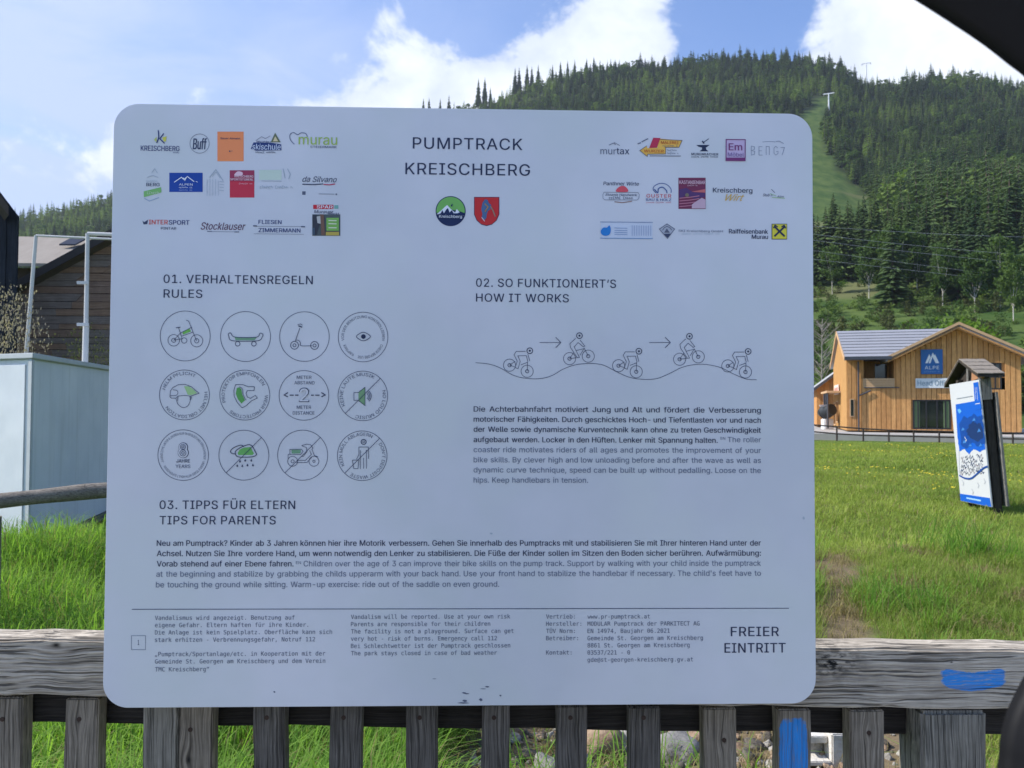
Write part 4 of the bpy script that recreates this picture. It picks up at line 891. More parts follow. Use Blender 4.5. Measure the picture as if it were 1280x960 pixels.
    g.text('Kreischberg', 549, 577.5, 272.6, 3.6, WH, off=.01, L=8); g.arctext('PUMPTRACK CLUB', 563.3, 264, 13.6, -55, 55, 2.6, NV, .02); g.poly([(563.5, 257.5), (565.5, 255), (566, 256.5), (565, 259)], NV, 8); done(g, 'crest', 'round green and dark blue crest')
    sh = lambda e: [(592.5+e, 246.2+e), (624.2-e, 246.2+e), (624.2-e, 268), (621-e, 275.5-e*.5), (615, 280.8-e), (608.3, 282.6-e), (601.5, 280.8-e), (595.6+e, 275.5-e*.5), (592.5+e, 268)]
    g = A(); g.poly(sh(0), C(60, 45, 80), 0); g.poly(sh(.8), C(205, 50, 50), 2); BL = C(80, 110, 150)
    g.poly([(603, 254), (606, 249.5), (609.5, 250), (611, 254), (614, 256.5), (613, 262), (610, 264), (608.5, 268), (608, 273), (604.5, 276), (602, 273), (603, 268), (601.5, 262)], BL, 4); g.line([(613, 258), (616, 263), (619, 271)], 1.6, C(150, 130, 110), 5); g.line([(606, 265), (610, 259), (606, 255)], 1.1, C(190, 140, 60), 6); g.line([(602, 272), (606, 277)], 1, C(220, 200, 200), 6); done(g, 'shield', 'red shield emblem with a blue figure')
    # sponsor logos, left block
    nav = C(45, 60, 115)
    def logo(label=None):
        g = A(); g.lab = label; return g
    def fin(g): done(g, 'logo', g.lab)
    g = logo(); g.text('KREISCHBERG', 176, 224.5, 188.4, 6.4, nav, off=.012); g.text('MURAU', 216.5, 224, 191.6, 1.9, nav); g.line([(198, 163), (198.6, 172), (196, 179)], 1.3, nav, 2, False, True); g.line([(205, 167), (200, 173.5), (206, 179.5)], 1.3, nav, 2)
    g.poly([(203, 172), (208.5, 170.5), (207.5, 177), (204.8, 177)], C(215, 210, 90), 1); g.poly([(192.5, 175), (196, 171), (196, 178)], C(195, 205, 120), 1); fin(g)
    g = logo(); g.ring(249.6, 179.6, 12, .5, INKM); g.text('Buff', 241, 258.6, 186.6, 13.5, INK2, off=.02, shear=.12); fin(g)
    g = logo('orange square logo'); g.rect(271.8, 164.6, 304.6, 201.6, C(250, 150, 95)); g.text('Bauer Almwirt', 276, 300.5, 174.2, 2.3, INK2, off=.02, L=2); g.disc(287.3, 189.2, .9, INK2, 2, 8); g.line([(288.5, 189.2), (291, 189)], .4, INKM, 3); fin(g)
    g = logo(); g.poly([(313.5, 186), (317, 178), (340, 178.5), (351.5, 180.5), (352, 188), (320, 188.5)], C(50, 70, 125)); g.text('skischule', 315.5, 351, 187, 7.2, C(215, 225, 240), off=.01, shear=.1, L=2); g.text('murau', 321, 338, 179.5, 4.4, nav, off=.01); g.line([(320, 176), (327, 171), (332, 173.5), (338, 170)], .5, INKM, 2); g.poly([(338.5, 178), (344, 166), (351, 178)], C(110, 120, 90), 1); g.poly([(341.5, 177), (344.3, 170.5), (348, 177)], C(225, 210, 165), 3); g.scrib(14, 319.5, 346.5, 191.6, 2.2, INK2); fin(g)
    g = logo(); g.line([(368, 180.5), (363.2, 175), (362.6, 168.5), (367, 165.8), (372, 168.5), (376.5, 166.2), (382, 167), (384.3, 171)], .9, C(95, 105, 130), 1, False, True); g.text('murau', 373.4, 421.5, 180.6, 12.6, C(165, 195, 90), off=.004, L=2); g.text('STEIERMARK', 388, 421, 185, 2.7, INK2, off=.01); fin(g)
    g = logo('green banner logo'); g.text('BERG', 183, 199.8, 232.8, 4.2, INK2, off=.02); g.scrib(7, 183, 199.5, 227.5, 2, PALE); g.line([(190, 216), (193.5, 211), (197, 216.5)], .8, PALE); g.line([(184, 222), (191, 219.5), (198, 222)], .8, PALE); g.poly([(179.8, 239.3), (201.5, 234), (202, 240.5), (180, 246.6)], C(130, 190, 110)); g.line([(180.5, 248), (187, 251.5), (199, 247)], .7, C(130, 160, 190)); g.scrib(6, 184, 199.5, 242.6, 3, C(200, 225, 190), shear=.1, L=2); fin(g)
    g = logo('blue rectangular logo with white mountain outline'); g.rect(211.7, 216, 253.4, 240, C(28, 72, 160)); g.line([(218, 228), (227, 221.8), (230, 224.5), (234.5, 220.8), (238, 223.5), (243, 227.2)], 1.0, WH, 2); g.line([(229.5, 222.5), (231.5, 225.5), (233.5, 221.8)], 1.0, WH, 3); g.line([(245, 227), (247.5, 228)], .6, WH, 3)
    g.text('ALPEN', 224, 241, 232, 2.6, WH, L=2, off=.01); g.scrib(9, 224, 241, 235.3, 1.8, WH, L=2); g.scrib(9, 224, 241, 238.4, 1.4, C(180, 200, 230), L=2); fin(g)
    g = logo(); g.line([(262, 222), (270, 212), (279, 226)], .9, PALE); g.line([(265.5, 221), (270, 215), (275.5, 223)], .5, PALE)
    for x in (259, 262.5, 266, 269.5, 273): g.line([(x, 224 if x < 272 else 226), (x, 245)], .45, PALE)
    for y in (227, 230.5, 234, 238): g.line([(274.5, y), (280, y+.6)], .7, PALE)
    fin(g)
    g = logo('red square logo'); g.rect(287.3, 213, 318, 247, C(205, 55, 75)); g.rect(287.3, 213, 318, 226.6, C(165, 60, 90), 1); g.poly(catmull([(293, 219), (297, 214.6), (303, 215.5), (303, 219.3), (297, 220)], True), C(240, 205, 215), 2); g.text('KREISCHBERG', 293.5, 317, 222, 2.8, C(240, 215, 220), L=3, off=.02); g.text('SPORTSTÜBERL', 288, 317, 225.6, 2.5, C(240, 215, 220), L=3, off=.02); g.scrib(9, 299, 316, 230.6, 1.6, C(235, 190, 200), L=3); fin(g)
    g = logo(); g.rect(324, 212.5, 352, 225, C(205, 222, 205)); g.line([(327, 226.3), (352, 226.8)], .6, PALE); g.line([(354, 211), (356.5, 223)], 1, PALE); g.line([(359.5, 211), (363, 218), (361, 224)], 1, PALE); g.scrib(15, 325, 366, 235.6, 3.4, PALE, off=.005); fin(g)
    g = logo(); g.text('da Silvano', 378, 421, 227.4, 7, INK2, shear=.35, off=.004); g.line([(378, 230.4), (393, 230.8), (404, 230)], 1.3, INK2); g.line([(404.5, 230.6), (412, 231.2), (419, 230)], 1.3, C(190, 70, 95)); g.rect(377.8, 239.2, 382, 243.6, INKM); g.line([(398.5, 242.4), (418, 242.8)], .5, INKL); g.disc(420.5, 243, 1.1, INKM, 1, 8); fin(g)
    g = logo(); g.poly([(178, 275.5), (180.3, 277.8), (185.3, 274.5), (184, 280.2), (179.6, 280.6)], INK2); g.text('INTER', 186, 210, 280.4, 5.6, C(215, 75, 65), off=.02); g.text('SPORT', 211, 237, 280.8, 5.6, nav, off=.02); g.text('PINTAR', 201.3, 220.5, 287, 3.2, INK2, off=.01); fin(g)
    g = logo(); g.text('Stocklauser', 251, 307, 287, 9, C(95, 55, 80), off=.006, shear=.28); g.line([(262, 289.6), (296, 290)], .4, INKM); g.line([(293, 290), (299, 290)], 1.1, INKM); g.line([(259, 289.3), (265, 289.4)], .9, INKM); fin(g)
    g = logo(); g.text('FLIESEN', 323.2, 352, 279.9, 4.9, nav, off=.02); g.text('ZIMMERMANN', 323.2, 375.6, 290.2, 5, nav, off=.02); g.line([(321, 282.8), (377, 283.4)], .4, INKM); g.line([(316.5, 282.4), (321.5, 282.6)], 1.3, INK2); g.line([(376.5, 283.4), (381.5, 283.6)], 1.3, INK2); g.line([(317.5, 292.3), (380, 293)], .4, INKL); fin(g)
    g = logo('grocer logo with red strip and green box'); g.rect(391.5, 256, 416.8, 261.3, C(205, 45, 60)); g.text('SPAR', 396, 416, 260.6, 3.9, WH, off=.03, L=2); g.text('Murauer', 392.5, 417, 266.6, 4, INK2, shear=.2, off=.01); g.text('Markt', 410, 424, 268.6, 3, INK2, shear=.2); g.rect(418, 256.6, 423, 261, C(120, 175, 165)); g.rect(390.4, 268, 425.4, 294.8, C(85, 95, 95)); g.poly([(391, 269), (396, 268.5), (400, 280), (396, 294), (391, 294)], C(60, 62, 70), 2); g.poly([(396, 271), (401, 270), (401, 280), (397, 279)], C(190, 190, 185), 3); g.poly([(400.5, 268), (405, 268.5), (406.5, 294), (402, 294.5)], C(120, 90, 75), 4); g.rect(408.3, 272.5, 423.7, 288.6, C(130, 185, 90), 4); g.rect(407.5, 290, 424, 294.5, C(190, 170, 80), 4)
    for i, y in enumerate((276, 280, 285)): g.line([(411, y), (421, y+.2)], 1.5, C(215, 225, 190), 7)
    g.rect(391, 285, 394, 294, C(70, 85, 100), 5); fin(g)
    # right block
    g = logo(); g.text('mur', 750.5, 770, 192.8, 8.4, INKM, off=-.012); g.text('tax', 770.6, 786.6, 192.8, 8.4, INK2, off=.008); g.line([(761, 181.6), (766.5, 179), (769.5, 181), (767.5, 178), (774.5, 182)], .7, INKM); fin(g)
    g = logo('red and yellow arrow logo'); OR = C(245, 195, 90); g.poly([(820, 173), (852.5, 175.6), (848.6, 184.4), (832, 184.6), (832, 192.6), (809.5, 193), (809, 196), (799.6, 188.4), (808.5, 182.4), (809, 185.2), (822, 184.8)], OR); g.poly([(816.5, 172.4), (825.4, 172.8), (821, 184.8), (811.3, 185.2)], C(195, 55, 85), 2)
    g.line([(825, 174.6), (852.5, 175.8), (848.6, 184.4), (831, 184.4)], .6, INK2, 3); g.line([(832, 184.6), (832, 192.6), (809.6, 192.9), (809, 196), (799.6, 188.4), (808.5, 182.4)], .6, INK2, 3); g.text('MALEREI', 826, 848, 180, 3.4, C(190, 90, 50), off=.02, L=3); g.text('WURZER', 805, 829.5, 190.7, 3.6, C(200, 110, 55), off=.02, L=3, shear=.1); g.scrib(8, 828, 847.5, 183.5, 2, INKM, L=3); g.scrib(6, 834, 846, 189, 2, INKM); g.scrib(8, 834, 848, 192.8, 2, INKM); g.line([(812, 195), (851, 195.2)], .9, INKM); g.line([(797, 180), (801, 178.6)], 1.3, INKM); g.line([(802, 177.5), (806, 175.5), (810, 173.5)], 1.2, INKM); fin(g)
    g = logo('dark anvil logo'); g.poly([(870.3, 181.3), (887, 181.2), (884, 183.6), (882.2, 184.5), (882.8, 187), (885.6, 189.2), (874.2, 189.2), (877.3, 187), (877.6, 184.6), (873, 183.4)], INK); g.line([(878.8, 178.5), (885.8, 173.6)], .8, INK, 2); g.line([(877.6, 176.4), (880, 179.6)], 1.7, INK, 2); g.text('MURENBACHER', 864.2, 897.8, 194, 2.9, INK, off=.03, sp=1.1); g.scrib(20, 864.2, 897.8, 197, 1.9, INK, off=.02); fin(g)
    g = logo('purple framed furniture logo'); PU = C(125, 60, 115); g.rect(907, 174, 932, 201.6, C(205, 185, 215)); g.line([(907.6, 174.6), (931.4, 174.8), (931.2, 201), (907.4, 200.8)], 1.1, PU, 2, True); g.rect(907.2, 197.4, 931.5, 201.4, PU, 4); g.text('Em', 910.6, 927.6, 188, 8.8, PU, off=.02, L=3); g.text('Möbel', 909.6, 929.5, 195.8, 5, C(120, 100, 150), off=-.004, L=3); fin(g)
    g = logo(); BG = C(130, 140, 160)
    g.line([(939, 182.6), (939, 194), (943, 193), (943.4, 189.4), (939.6, 188.2), (943, 186.6), (942.8, 183.4), (939, 182.6)], .55, BG); g.line([(953, 183.6), (948.6, 183.4), (948.6, 194), (953, 194)], .55, BG); g.line([(948.6, 188.6), (952, 188.6)], .55, BG); g.line([(957.6, 194), (957.6, 183), (961.5, 183.4), (961.5, 194)], .55, BG); g.line([(972, 185), (969.6, 183), (967.4, 185), (967.4, 192), (969.8, 194), (972.4, 192), (972.4, 189.4), (970, 189.4)], .55, BG); g.line([(975.6, 184.6), (980.6, 184.4), (977.4, 194)], .55, BG); g.line([(953, 177.6), (962, 176.8), (969, 177.6)], .5, BG); g.line([(969.5, 177), (974, 176.6), (979.4, 179.6)], .7, BG); fin(g)
    g = logo(); g.text('Panthner Wirte', 754, 798.6, 231.6, 4.6, INK2, shear=.15, off=.012); g.poly(catmull([(770, 239.5), (774, 233.6), (781, 233), (785, 239.6)], True), C(225, 90, 100), 1); g.line([(753.6, 243), (755, 240.4), (797.5, 240.8), (799, 243.5), (798.4, 248.4), (796, 250.2), (756, 250), (753.6, 248)], .5, INKM, 2, True); g.text('Stoanis Handwerk', 756.5, 796.5, 244.8, 3, INK2, shear=.3, off=.012); g.scrib(12, 761, 791.5, 248.9, 2.8, INK2, shear=.3, off=.012); g.line([(768, 252.3), (778, 253.4), (790, 251.6)], 1.1, C(150, 120, 110)); fin(g)
    g = logo(); BS = C(70, 95, 150); g.line([(820, 241.5), (816.4, 237), (818, 232.6), (825, 229.4), (833, 230.6), (838.4, 236), (838.8, 241)], .9, BS, 1, False, True); g.line([(817.8, 236.5), (822, 241), (823, 236), (828, 234.2), (832.6, 238), (833.6, 241.6)], 1.3, BS, 2, False, True); g.text('GUSTER', 808, 839, 246.9, 4.4, C(205, 80, 95), off=.012, sp=1.1); g.text('BAU & HOLZ', 807.4, 839, 251.1, 3.1, BS, off=.02); g.scrib(18, 807.4, 839, 254, 1.7, C(205, 100, 115), off=.01); fin(g)
    g = logo('maroon bar logo picture'); MR = C(125, 55, 85); g.rect(848, 222.2, 882, 261.2, MR); g.text('KASTANIENBAR', 849, 881.4, 230, 4.3, C(240, 205, 215), off=.01, L=3); g.scrib(9, 859, 872, 232.8, 1.7, C(225, 190, 200), L=3)
    g.poly([(849, 237), (858, 235), (866, 240), (881, 236), (881, 246), (868, 249), (858, 244), (849, 249)], C(90, 60, 110), 1); g.poly([(864, 240), (881.5, 236.4), (881.5, 241)], C(205, 110, 110), 2); g.disc(858.6, 244, 2.5, C(130, 120, 100), 3, 8)
    for y in (248, 251.5, 255, 258.5): g.line([(849, y), (862, y-1.2), (874, y-3)], 1.0, C(200, 130, 150), 3)
    g.poly([(864.5, 256), (870, 252), (877, 247.5), (881.5, 250), (881.5, 260.8), (864.5, 260.8)], C(205, 175, 190), 4); fin(g)
    g = logo(); g.text('Kreischberg', 891, 940.4, 240.6, 6, INK, off=.014); g.text('Wirt', 906, 930, 251, 8.4, C(215, 175, 75), off=.004, shear=.5, L=3); fin(g)
    g = logo(); g.line([(964, 236.6), (968.5, 241)], .7, INKM); g.text('Stub`n', 953.5, 965.5, 245.4, 3.4, INK2, shear=.3, off=.006); g.text('Alm', 971, 979.6, 247, 2.6, INK2, shear=.3); g.line([(965, 246.8), (981, 248)], 1, C(170, 200, 150)); g.line([(962, 242), (970, 245)], .8, C(170, 200, 150)); fin(g)
    g = logo('pale blue strip logo'); PB = C(180, 198, 220); g.rect(751, 277.8, 815.6, 297.8, C(208, 217, 230)); g.line([(750, 277.6), (816, 278.2)], .7, C(120, 140, 175), 2); g.line([(750, 297.8), (816, 298.4)], .9, C(110, 150, 190), 2); g.poly(catmull([(750.8, 289), (754, 284.8), (758.6, 284.6), (761.6, 282), (763.4, 287), (761.8, 293.2), (756.4, 295), (752.2, 293.2)], True), C(45, 130, 205), 3)
    for y in (286, 289, 291.6, 294): g.line([(768, y-.8), (784, y-.5)], .6, C(120, 150, 190), 3)
    for i in range(9): g.line([(790+2.9*i, 282), (790+2.9*i, 295)], .8, C(165, 180, 205), 3)
    fin(g)
    g = logo(); dm = [(824.2, 286.5), (833.6, 280), (843.2, 286.4), (834.2, 298.2)]; g.poly(dm, C(185, 190, 200)); g.line(dm, .8, INKM, 2, True); g.line([(828, 288), (830, 285), (833.6, 283), (837.5, 285), (839.5, 288)], .8, INKM, 3); g.poly([(830, 291), (833.4, 285.6), (837, 291)], INKM, 3); g.poly([(829.5, 292.5), (838.6, 292.2), (834.2, 297.4)], INK2, 3); g.text('SKI Kreischberg GmbH', 848, 903.5, 290, 2.9, INKL, off=.004); g.scrib(24, 852, 900, 293.3, 1.7, PALE); fin(g)
    g = logo('yellow square bank logo'); g.text('Raiffeisenbank', 911, 960, 291.8, 5.6, INK, off=.024); g.text('Murau', 939.4, 960, 298.6, 5.4, INK, off=.024, shear=.05); g.rect(964.4, 279.8, 983.8, 299.4, INK); g.rect(965.2, 280.6, 983, 298.6, C(225, 215, 70), 2)
    g.line([(967.6, 295.6), (974, 289.6), (980.4, 283.6)], 2.3, INK, 4); g.line([(980.4, 295.8), (974, 289.6), (967.6, 283.4)], 2.3, INK, 5); g.line([(966.4, 285.6), (968.4, 281.9), (971.6, 284)], 1.5, INK, 6); g.line([(976.4, 284), (979.6, 282), (981.8, 285.8)], 1.5, INK, 6); fin(g)
    g = A(); 
    for (x, y, w, h) in [(580, 866, 3, 1), (583, 867, 4, .8), (581, 876, 3.4, 1.5), (579, 878.6, 8, .9), (601, 874.6, 2.4, 2), (609, 858.4, 3, 1), (604, 861, 4, .4), (543, 848.4, 3, .4), (625.5, 869.4, 1.4, 1), (343, 864.8, 1.4, 1.2), (1004.5, 647.6, 1.6, 2.2), (614, 667, 2, 1.2)]:
        if h < .2: continue
        g.poly([(x-w, y), (x-w*.3, y-h), (x+w*.6, y-h*.6), (x+w, y+h*.3), (x, y+h)], INKM if y > 700 else PALE, 0)
    done(g, 'scratch_marks')
build_sign()
# ------------------------------------------------------------------ things on the left
Zv = Vector((0, 0, 1))
def build_container():
    Cc = at(35, 697, 8.3); e = at(137, 457, 11.1); s = Vector((e.x-Cc.x, e.y-Cc.y, 0)).normalized(); v = Vector((-.90, .43, 0))
    zt = at(35, 441, 8.3).z; zb = Cc.z; Hh = zt-zb
    root = empty('storage_container', (Cc.x, Cc.y, zb), 'large white storage container in the tall grass left of the panel', 'container')
    k = NT('white_container_paint'); p = k.pos(); st_ = k.rng(k.noise(p, 7, 6, .6, st=(1, 1, .05)), .52, .75); k.col(k.mix(k.math('MULTIPLY', st_, .45), k.mix(k.rng(k.noise(p, 1.2, 5, .6), .35, .7), (0.62, 0.66, 0.69), (0.74, 0.77, 0.79)), (.40, .42, .40))); k.rough(.42); k.spec(.45); k.bump(k.noise(p, 1.5, 2), .25, .05)
    t = plain('container_trim', (0.50, 0.53, 0.54), .5)
    O = Vector((Cc.x, Cc.y, zb))
    m = MB(); m.obox(O+Zv*.10+s*.03+v*.03, s*5.94, v*2.36, Zv*(Hh-.16), k.m); m.build('body', root, bevel=.01)
    m = MB(); m.obox(O+Zv*(Hh-.06)-s*.02-v*.02, s*6.04, v*2.48, Zv*.06, t); m.build('top_rim', root, bevel=.008)
    m = MB(); m.obox(O+Zv*.0+s*.0, s*6.0, v*2.44, Zv*.10, plain('container_base', (.10, .10, .10), .7)); m.build('base_frame', root, bevel=.01)
    for (a, b) in ((0, 0), (5.93, 0), (0, 2.37), (5.93, 2.37)):
        m = MB(); m.obox(O+Zv*.102+s*a+v*b, s*.07, v*.07, Zv*(Hh-.164), t); m.build('corner_post', root, bevel=.008)
    for i in range(2):
        m = MB(); m.obox(O+Zv*.14+s*.012+v*(.12+i*1.08), s*.02, v*1.05, Zv*(Hh-.26), k.m); m.build('door', root, bevel=.006)
build_container()

def build_log_rail():
    w = wood('log_wood', (0.10, 0.085, 0.07), (0.34, 0.30, 0.25), 'x', [], crack=.5, ring=.1, bump=.8)
    a, b = at(-160, 640, 4.75), at(133, 613.5, 5.15); d = (b-a).normalized(); a2, b2 = a-d*.6, b+d*2.2
    root = empty('log_rail', (a.x, a.y, Hs(a.x, a.y)), 'round weathered log handrail running in front of the white container', 'railing')
    m = MB(); n = 14; pts = [a2.lerp(b2, i/n)+Vector((0, 0, .006*math.sin(i*1.3))) for i in range(n+1)]; m.tube(pts, [.050+.004*math.sin(i*2.3) for i in range(n+1)], w, 14); m.build('handrail', root)
    for P in (at(-9, 640, 5.0), at(225, 612, 5.35)):
        m = MB(); m.bar((P.x, P.y, Hs(P.x, P.y)-.3), (P.x, P.y, P.z-.03), .055, .05, w, 12); m.build('post', root)
build_log_rail()

def build_frame_poles():
    wp = plain('white_pole_paint', (0.55, 0.55, 0.54), .5)
    def P(x, y, Y): return at(x, y, Y)
    Y = 15.0; g = Hs(P(40, 400, Y).x, Y)
    root = empty('leaning_goal_frame', (P(33, 440, Y).x, Y, g), 'white leaning tubular pole with thin crossbar behind the white container', 'goal frame', 'white tube frames')
    a, b = P(33, 440, Y), P(45, 294.5, Y); d = (b-a).normalized(); m = MB(); m.bar(a-d*3.6, b, .046, .032, wp, 10); m.build('pole', root)
    m = MB(); m.bar(b, P(150, 299.5, Y), .022, .022, wp, 8); m.build('crossbar', root); m = MB(); m.bar(P(240, 304, Y), P(228, 560, Y), .045, .055, wp, 8); m.build('pole', root); m = MB(); m.bar(P(150, 299.5, Y), P(240, 304, Y), .022, .022, wp, 8); m.build('crossbar', root)
    Y = 13.0; a, b = P(106.5, 452, Y), P(109.5, 292, Y)
    root = empty('upright_goal_frame', (a.x, Y, Hs(a.x, Y)), 'white upright tubular pole with brackets behind the container nearest the panel', 'goal frame', 'white tube frames')
    m = MB(); m.bar((a.x-.02, Y, Hs(a.x, Y)-.2), P(107.6, 405, Y), .050, .047, wp, 12); m.bar(P(107.6, 405, Y), b, .036, .032, wp, 12); m.build('pole', root)
    for y in (354, 406): c = P(108.5, y, Y); m = MB(); m.box((c.x-.13, Y-.07, c.z-.025), (c.x+.06, Y-.045, c.z+.025), wp); m.build('bracket', root)
    m = MB(); m.bar(b, P(250, 297, Y), .03, .03, wp, 8); m.build('crossbar', root); m = MB(); m.bar(P(250, 297, Y), (P(250, 297, Y).x, Y, Hs(0, Y)-.2), .045, .05, wp, 8); m.build('pole', root)
build_frame_poles()

def gable_house_px(): pass
def build_barn():
    Y = 24.0; w1 = [wood('barn_plank_wood_%d' % i, lo, hi, 'x', [], scale=.22, crack=.25, ring=.1, bump=.5) for i, (lo, hi) in enumerate([((.32, .19, .12), (.66, .43, .30)), ((.30, .22, .165), (.58, .45, .36)), ((.36, .20, .115), (.70, .45, .29))])]
    rf = plain('barn_roof_boards', (0.16, 0.13, 0.11), .9, .3, 3); dk = plain('barn_dark_inside', (0.02, 0.016, 0.013), .9)
    L, Ap, Rr = at(12, 374, Y), at(250, 245, Y), at(488, 374, Y); zb = Hs(L.x, Y)-.2
    root = empty('wooden_barn', (Ap.x, Y, zb), 'brown weathered wooden barn with a sloping roof edge behind the white container', 'barn')
    def half(z):     # x range of the gable at height z
        if z <= L.z: return L.x, Rr.x
        t = (z-L.z)/(Ap.z-L.z); return L.x+(Ap.x-L.x)*t, Rr.x+(Ap.x-Rr.x)*t
    z = zb; i = 0; r = random.Random(5)
    while z < Ap.z-.1:
        h = r.choice([.19, .22, .25, .17]); z1 = min(z+h, Ap.z-.02); a0, b0 = half(z); a1, b1 = half(z1); 
        cuts = [0, r.uniform(.10, .2), r.uniform(.45, .6), 1]
        for c0, c1 in zip(cuts[:-1], cuts[1:]):
            y = Y+r.uniform(-.015, .02); g = .008; xa0, xb0, xa1, xb1 = a0+(b0-a0)*c0, a0+(b0-a0)*c1, a1+(b1-a1)*c0, a1+(b1-a1)*c1
            m = MB(); m.prism([(xa0+g, y, z+g), (xb0-g, y, z+g), (xb1-g, y, z1-g), (xa1+g, y, z1-g)], (0, .05, 0), r.choice(w1)); m.build('plank', root)
        z = z1; i += 1
    m = MB(); m.prism([(L.x, Y+.08, zb), (Rr.x, Y+.08, zb), (Rr.x, Y+.08, L.z), (Ap.x, Y+.08, Ap.z-.05), (L.x, Y+.08, L.z)], (0, 12, 0), dk); m.build('wall', root)
    for E in (L, Rr):
        m = MB(); sgn = -1 if E is L else 1; ov = Vector((sgn*.5, 0, -(Ap.z-L.z)/(Ap.x-L.x)*.5)); e = Vector((E.x, Y-.45, E.z))+ov; a = Vector((Ap.x, Y-.45, Ap.z))
        m.prism([e, a, a+Zv*.22, e+Zv*.22], (0, 13, 0), rf); m.build('roof', root)
        m = MB(); m.prism([e+Zv*-.02, a+Zv*-.02, a+Zv*.24, e+Zv*.24], (0, -.035, 0), plain('barn_verge_board', (.10, .085, .075), .85)); m.build('verge_board', root)
build_barn()

def build_back_house():
    Y = 38; rfm = NT('pale_shingle_roof'); p = rfm.pos(); n = rfm.noise(p, 2, 6, .7, st=(1, .4, .4)); rfm.col(rfm.mix(n, (0.19, 0.165, 0.14), (0.34, 0.30, 0.26))); rfm.rough(.9)
    a, b = at(8, 330, Y), at(190, 330, Y); r0, r1 = at(14, 295.5, Y+3.5), at(196, 298.5, Y+3.5); zb = Hs(a.x, Y)-.2
    root = empty('farm_shed', ((a.x+b.x)/2, Y, zb), 'shed with a pale grey roof showing above the brown barn', 'shed')
    m = MB(); m.prism([(a.x, Y-.3, a.z), (a.x, Y-.3, a.z-.15), (r0.x, r0.y, r0.z-.15), (r0.x, r0.y, r0.z)], Vector((b.x-a.x, 0, 0)), rfm.m); m.build('roof', root)
    m = MB(); m.prism([(a.x, Y+7.3, a.z), (a.x, Y+7.3, a.z-.15), (r0.x, r0.y+.01, r0.z-.16), (r0.x, r0.y+.01, r0.z-.01)], Vector((b.x-a.x, 0, 0)), rfm.m); m.build('roof', root)
    m = MB(); m.box((a.x+.3, Y+.4, zb), (b.x-.3, Y+6.6, a.z-.12), plain('dark_shed_boards', (0.055, 0.038, 0.028), .9, .4, 2)); m.build('wall', root)
    q = at(93, 309, Y+2.2); sl_ = (r0.z-a.z)/3.8; m = MB(); m.prism([(q.x-.5, q.y-.5, q.z-.02-sl_*.0), (q.x+.3, q.y-.5, q.z-.02), (q.x+.6, q.y+.1, q.z+.12+sl_*.6), (q.x-.2, q.y+.1, q.z+.12+sl_*.6)], (0, 0, .08), plain('dark_pane', (.03, .03, .04), .3)); m.build('roof_hatch', root)
build_back_house()

def build_dark_house():
    Y = 17.5; wl = wood('dark_blue_black_boards', (0.012, 0.014, 0.020), (0.040, 0.045, 0.062), 'z', [], scale=.25, crack=.5, ring=.1, bump=.6)
    rf = plain('dark_roof_boards', (0.07, 0.055, 0.048), .9, .3)
    e, ap = at(28, 276, Y), at(-120, 78, Y); wx = at(21, 300, Y).x; zb = Hs(wx, Y)-.3; lx = 2*ap.x-wx; le = 2*ap.x-e.x
    root = empty('dark_timber_house', (ap.x, Y, zb), 'dark timber house with a steep roof edge at the far left', 'house')
    sl_ = (ap.z-e.z)/(ap.x-e.x); zw = e.z+sl_*(wx-e.x)
    n = 22
    for i in range(n):
        x0 = lx+(wx-lx)*i/n; x1 = lx+(wx-lx)*(i+1)/n; top = lambda x: zw+(ap.z-zw)*(1-abs(x-ap.x)/(wx-ap.x))
        m = MB(); y = Y+(i % 2)*.02; m.prism([(x0+.006, y, zb), (x1-.006, y, zb), (x1-.006, y, top(x1)-.05), (x0+.006, y, top(x0)-.05)], (0, .04, 0), wl); m.build('board', root)
    m = MB(); m.prism([(lx, Y+.07, zb), (wx, Y+.07, zb), (wx, Y+.07, zw-.05), (ap.x, Y+.07, ap.z-.1), (lx, Y+.07, zw-.05)], (-6.5, 8, 0), wl); m.build('wall', root)
    for ex in (e.x, le):
        m = MB(); m.prism([(ex, Y-.5, e.z), (ap.x, Y-.5, ap.z), (ap.x, Y-.5, ap.z+.2), (ex, Y-.5, e.z+.2)], (-7.5, 9.5, 0), rf); m.build('roof', root)
build_dark_house()
bush_thing('blossom_bush', 12, 410, 14.5, 1.5, 3.7, M_blossom, 'pale blossoming bush before the dark timber house', rs=41, leaf=.011, clumps=70, leaves=60)
bush_thing('twiggy_bush', 118, 420, 14.8, 1.5, 3.1, M_olive, 'sparse olive twiggy bush before the brown barn beside the upright white pole', rs=42, leaf=.010, clumps=60, leaves=45)
bush_thing('twiggy_bush', 75, 430, 16.0, 1.5, 2.7, M_olive, 'low thin bush between the two white poles', rs=43, leaf=.010, clumps=40, leaves=30)

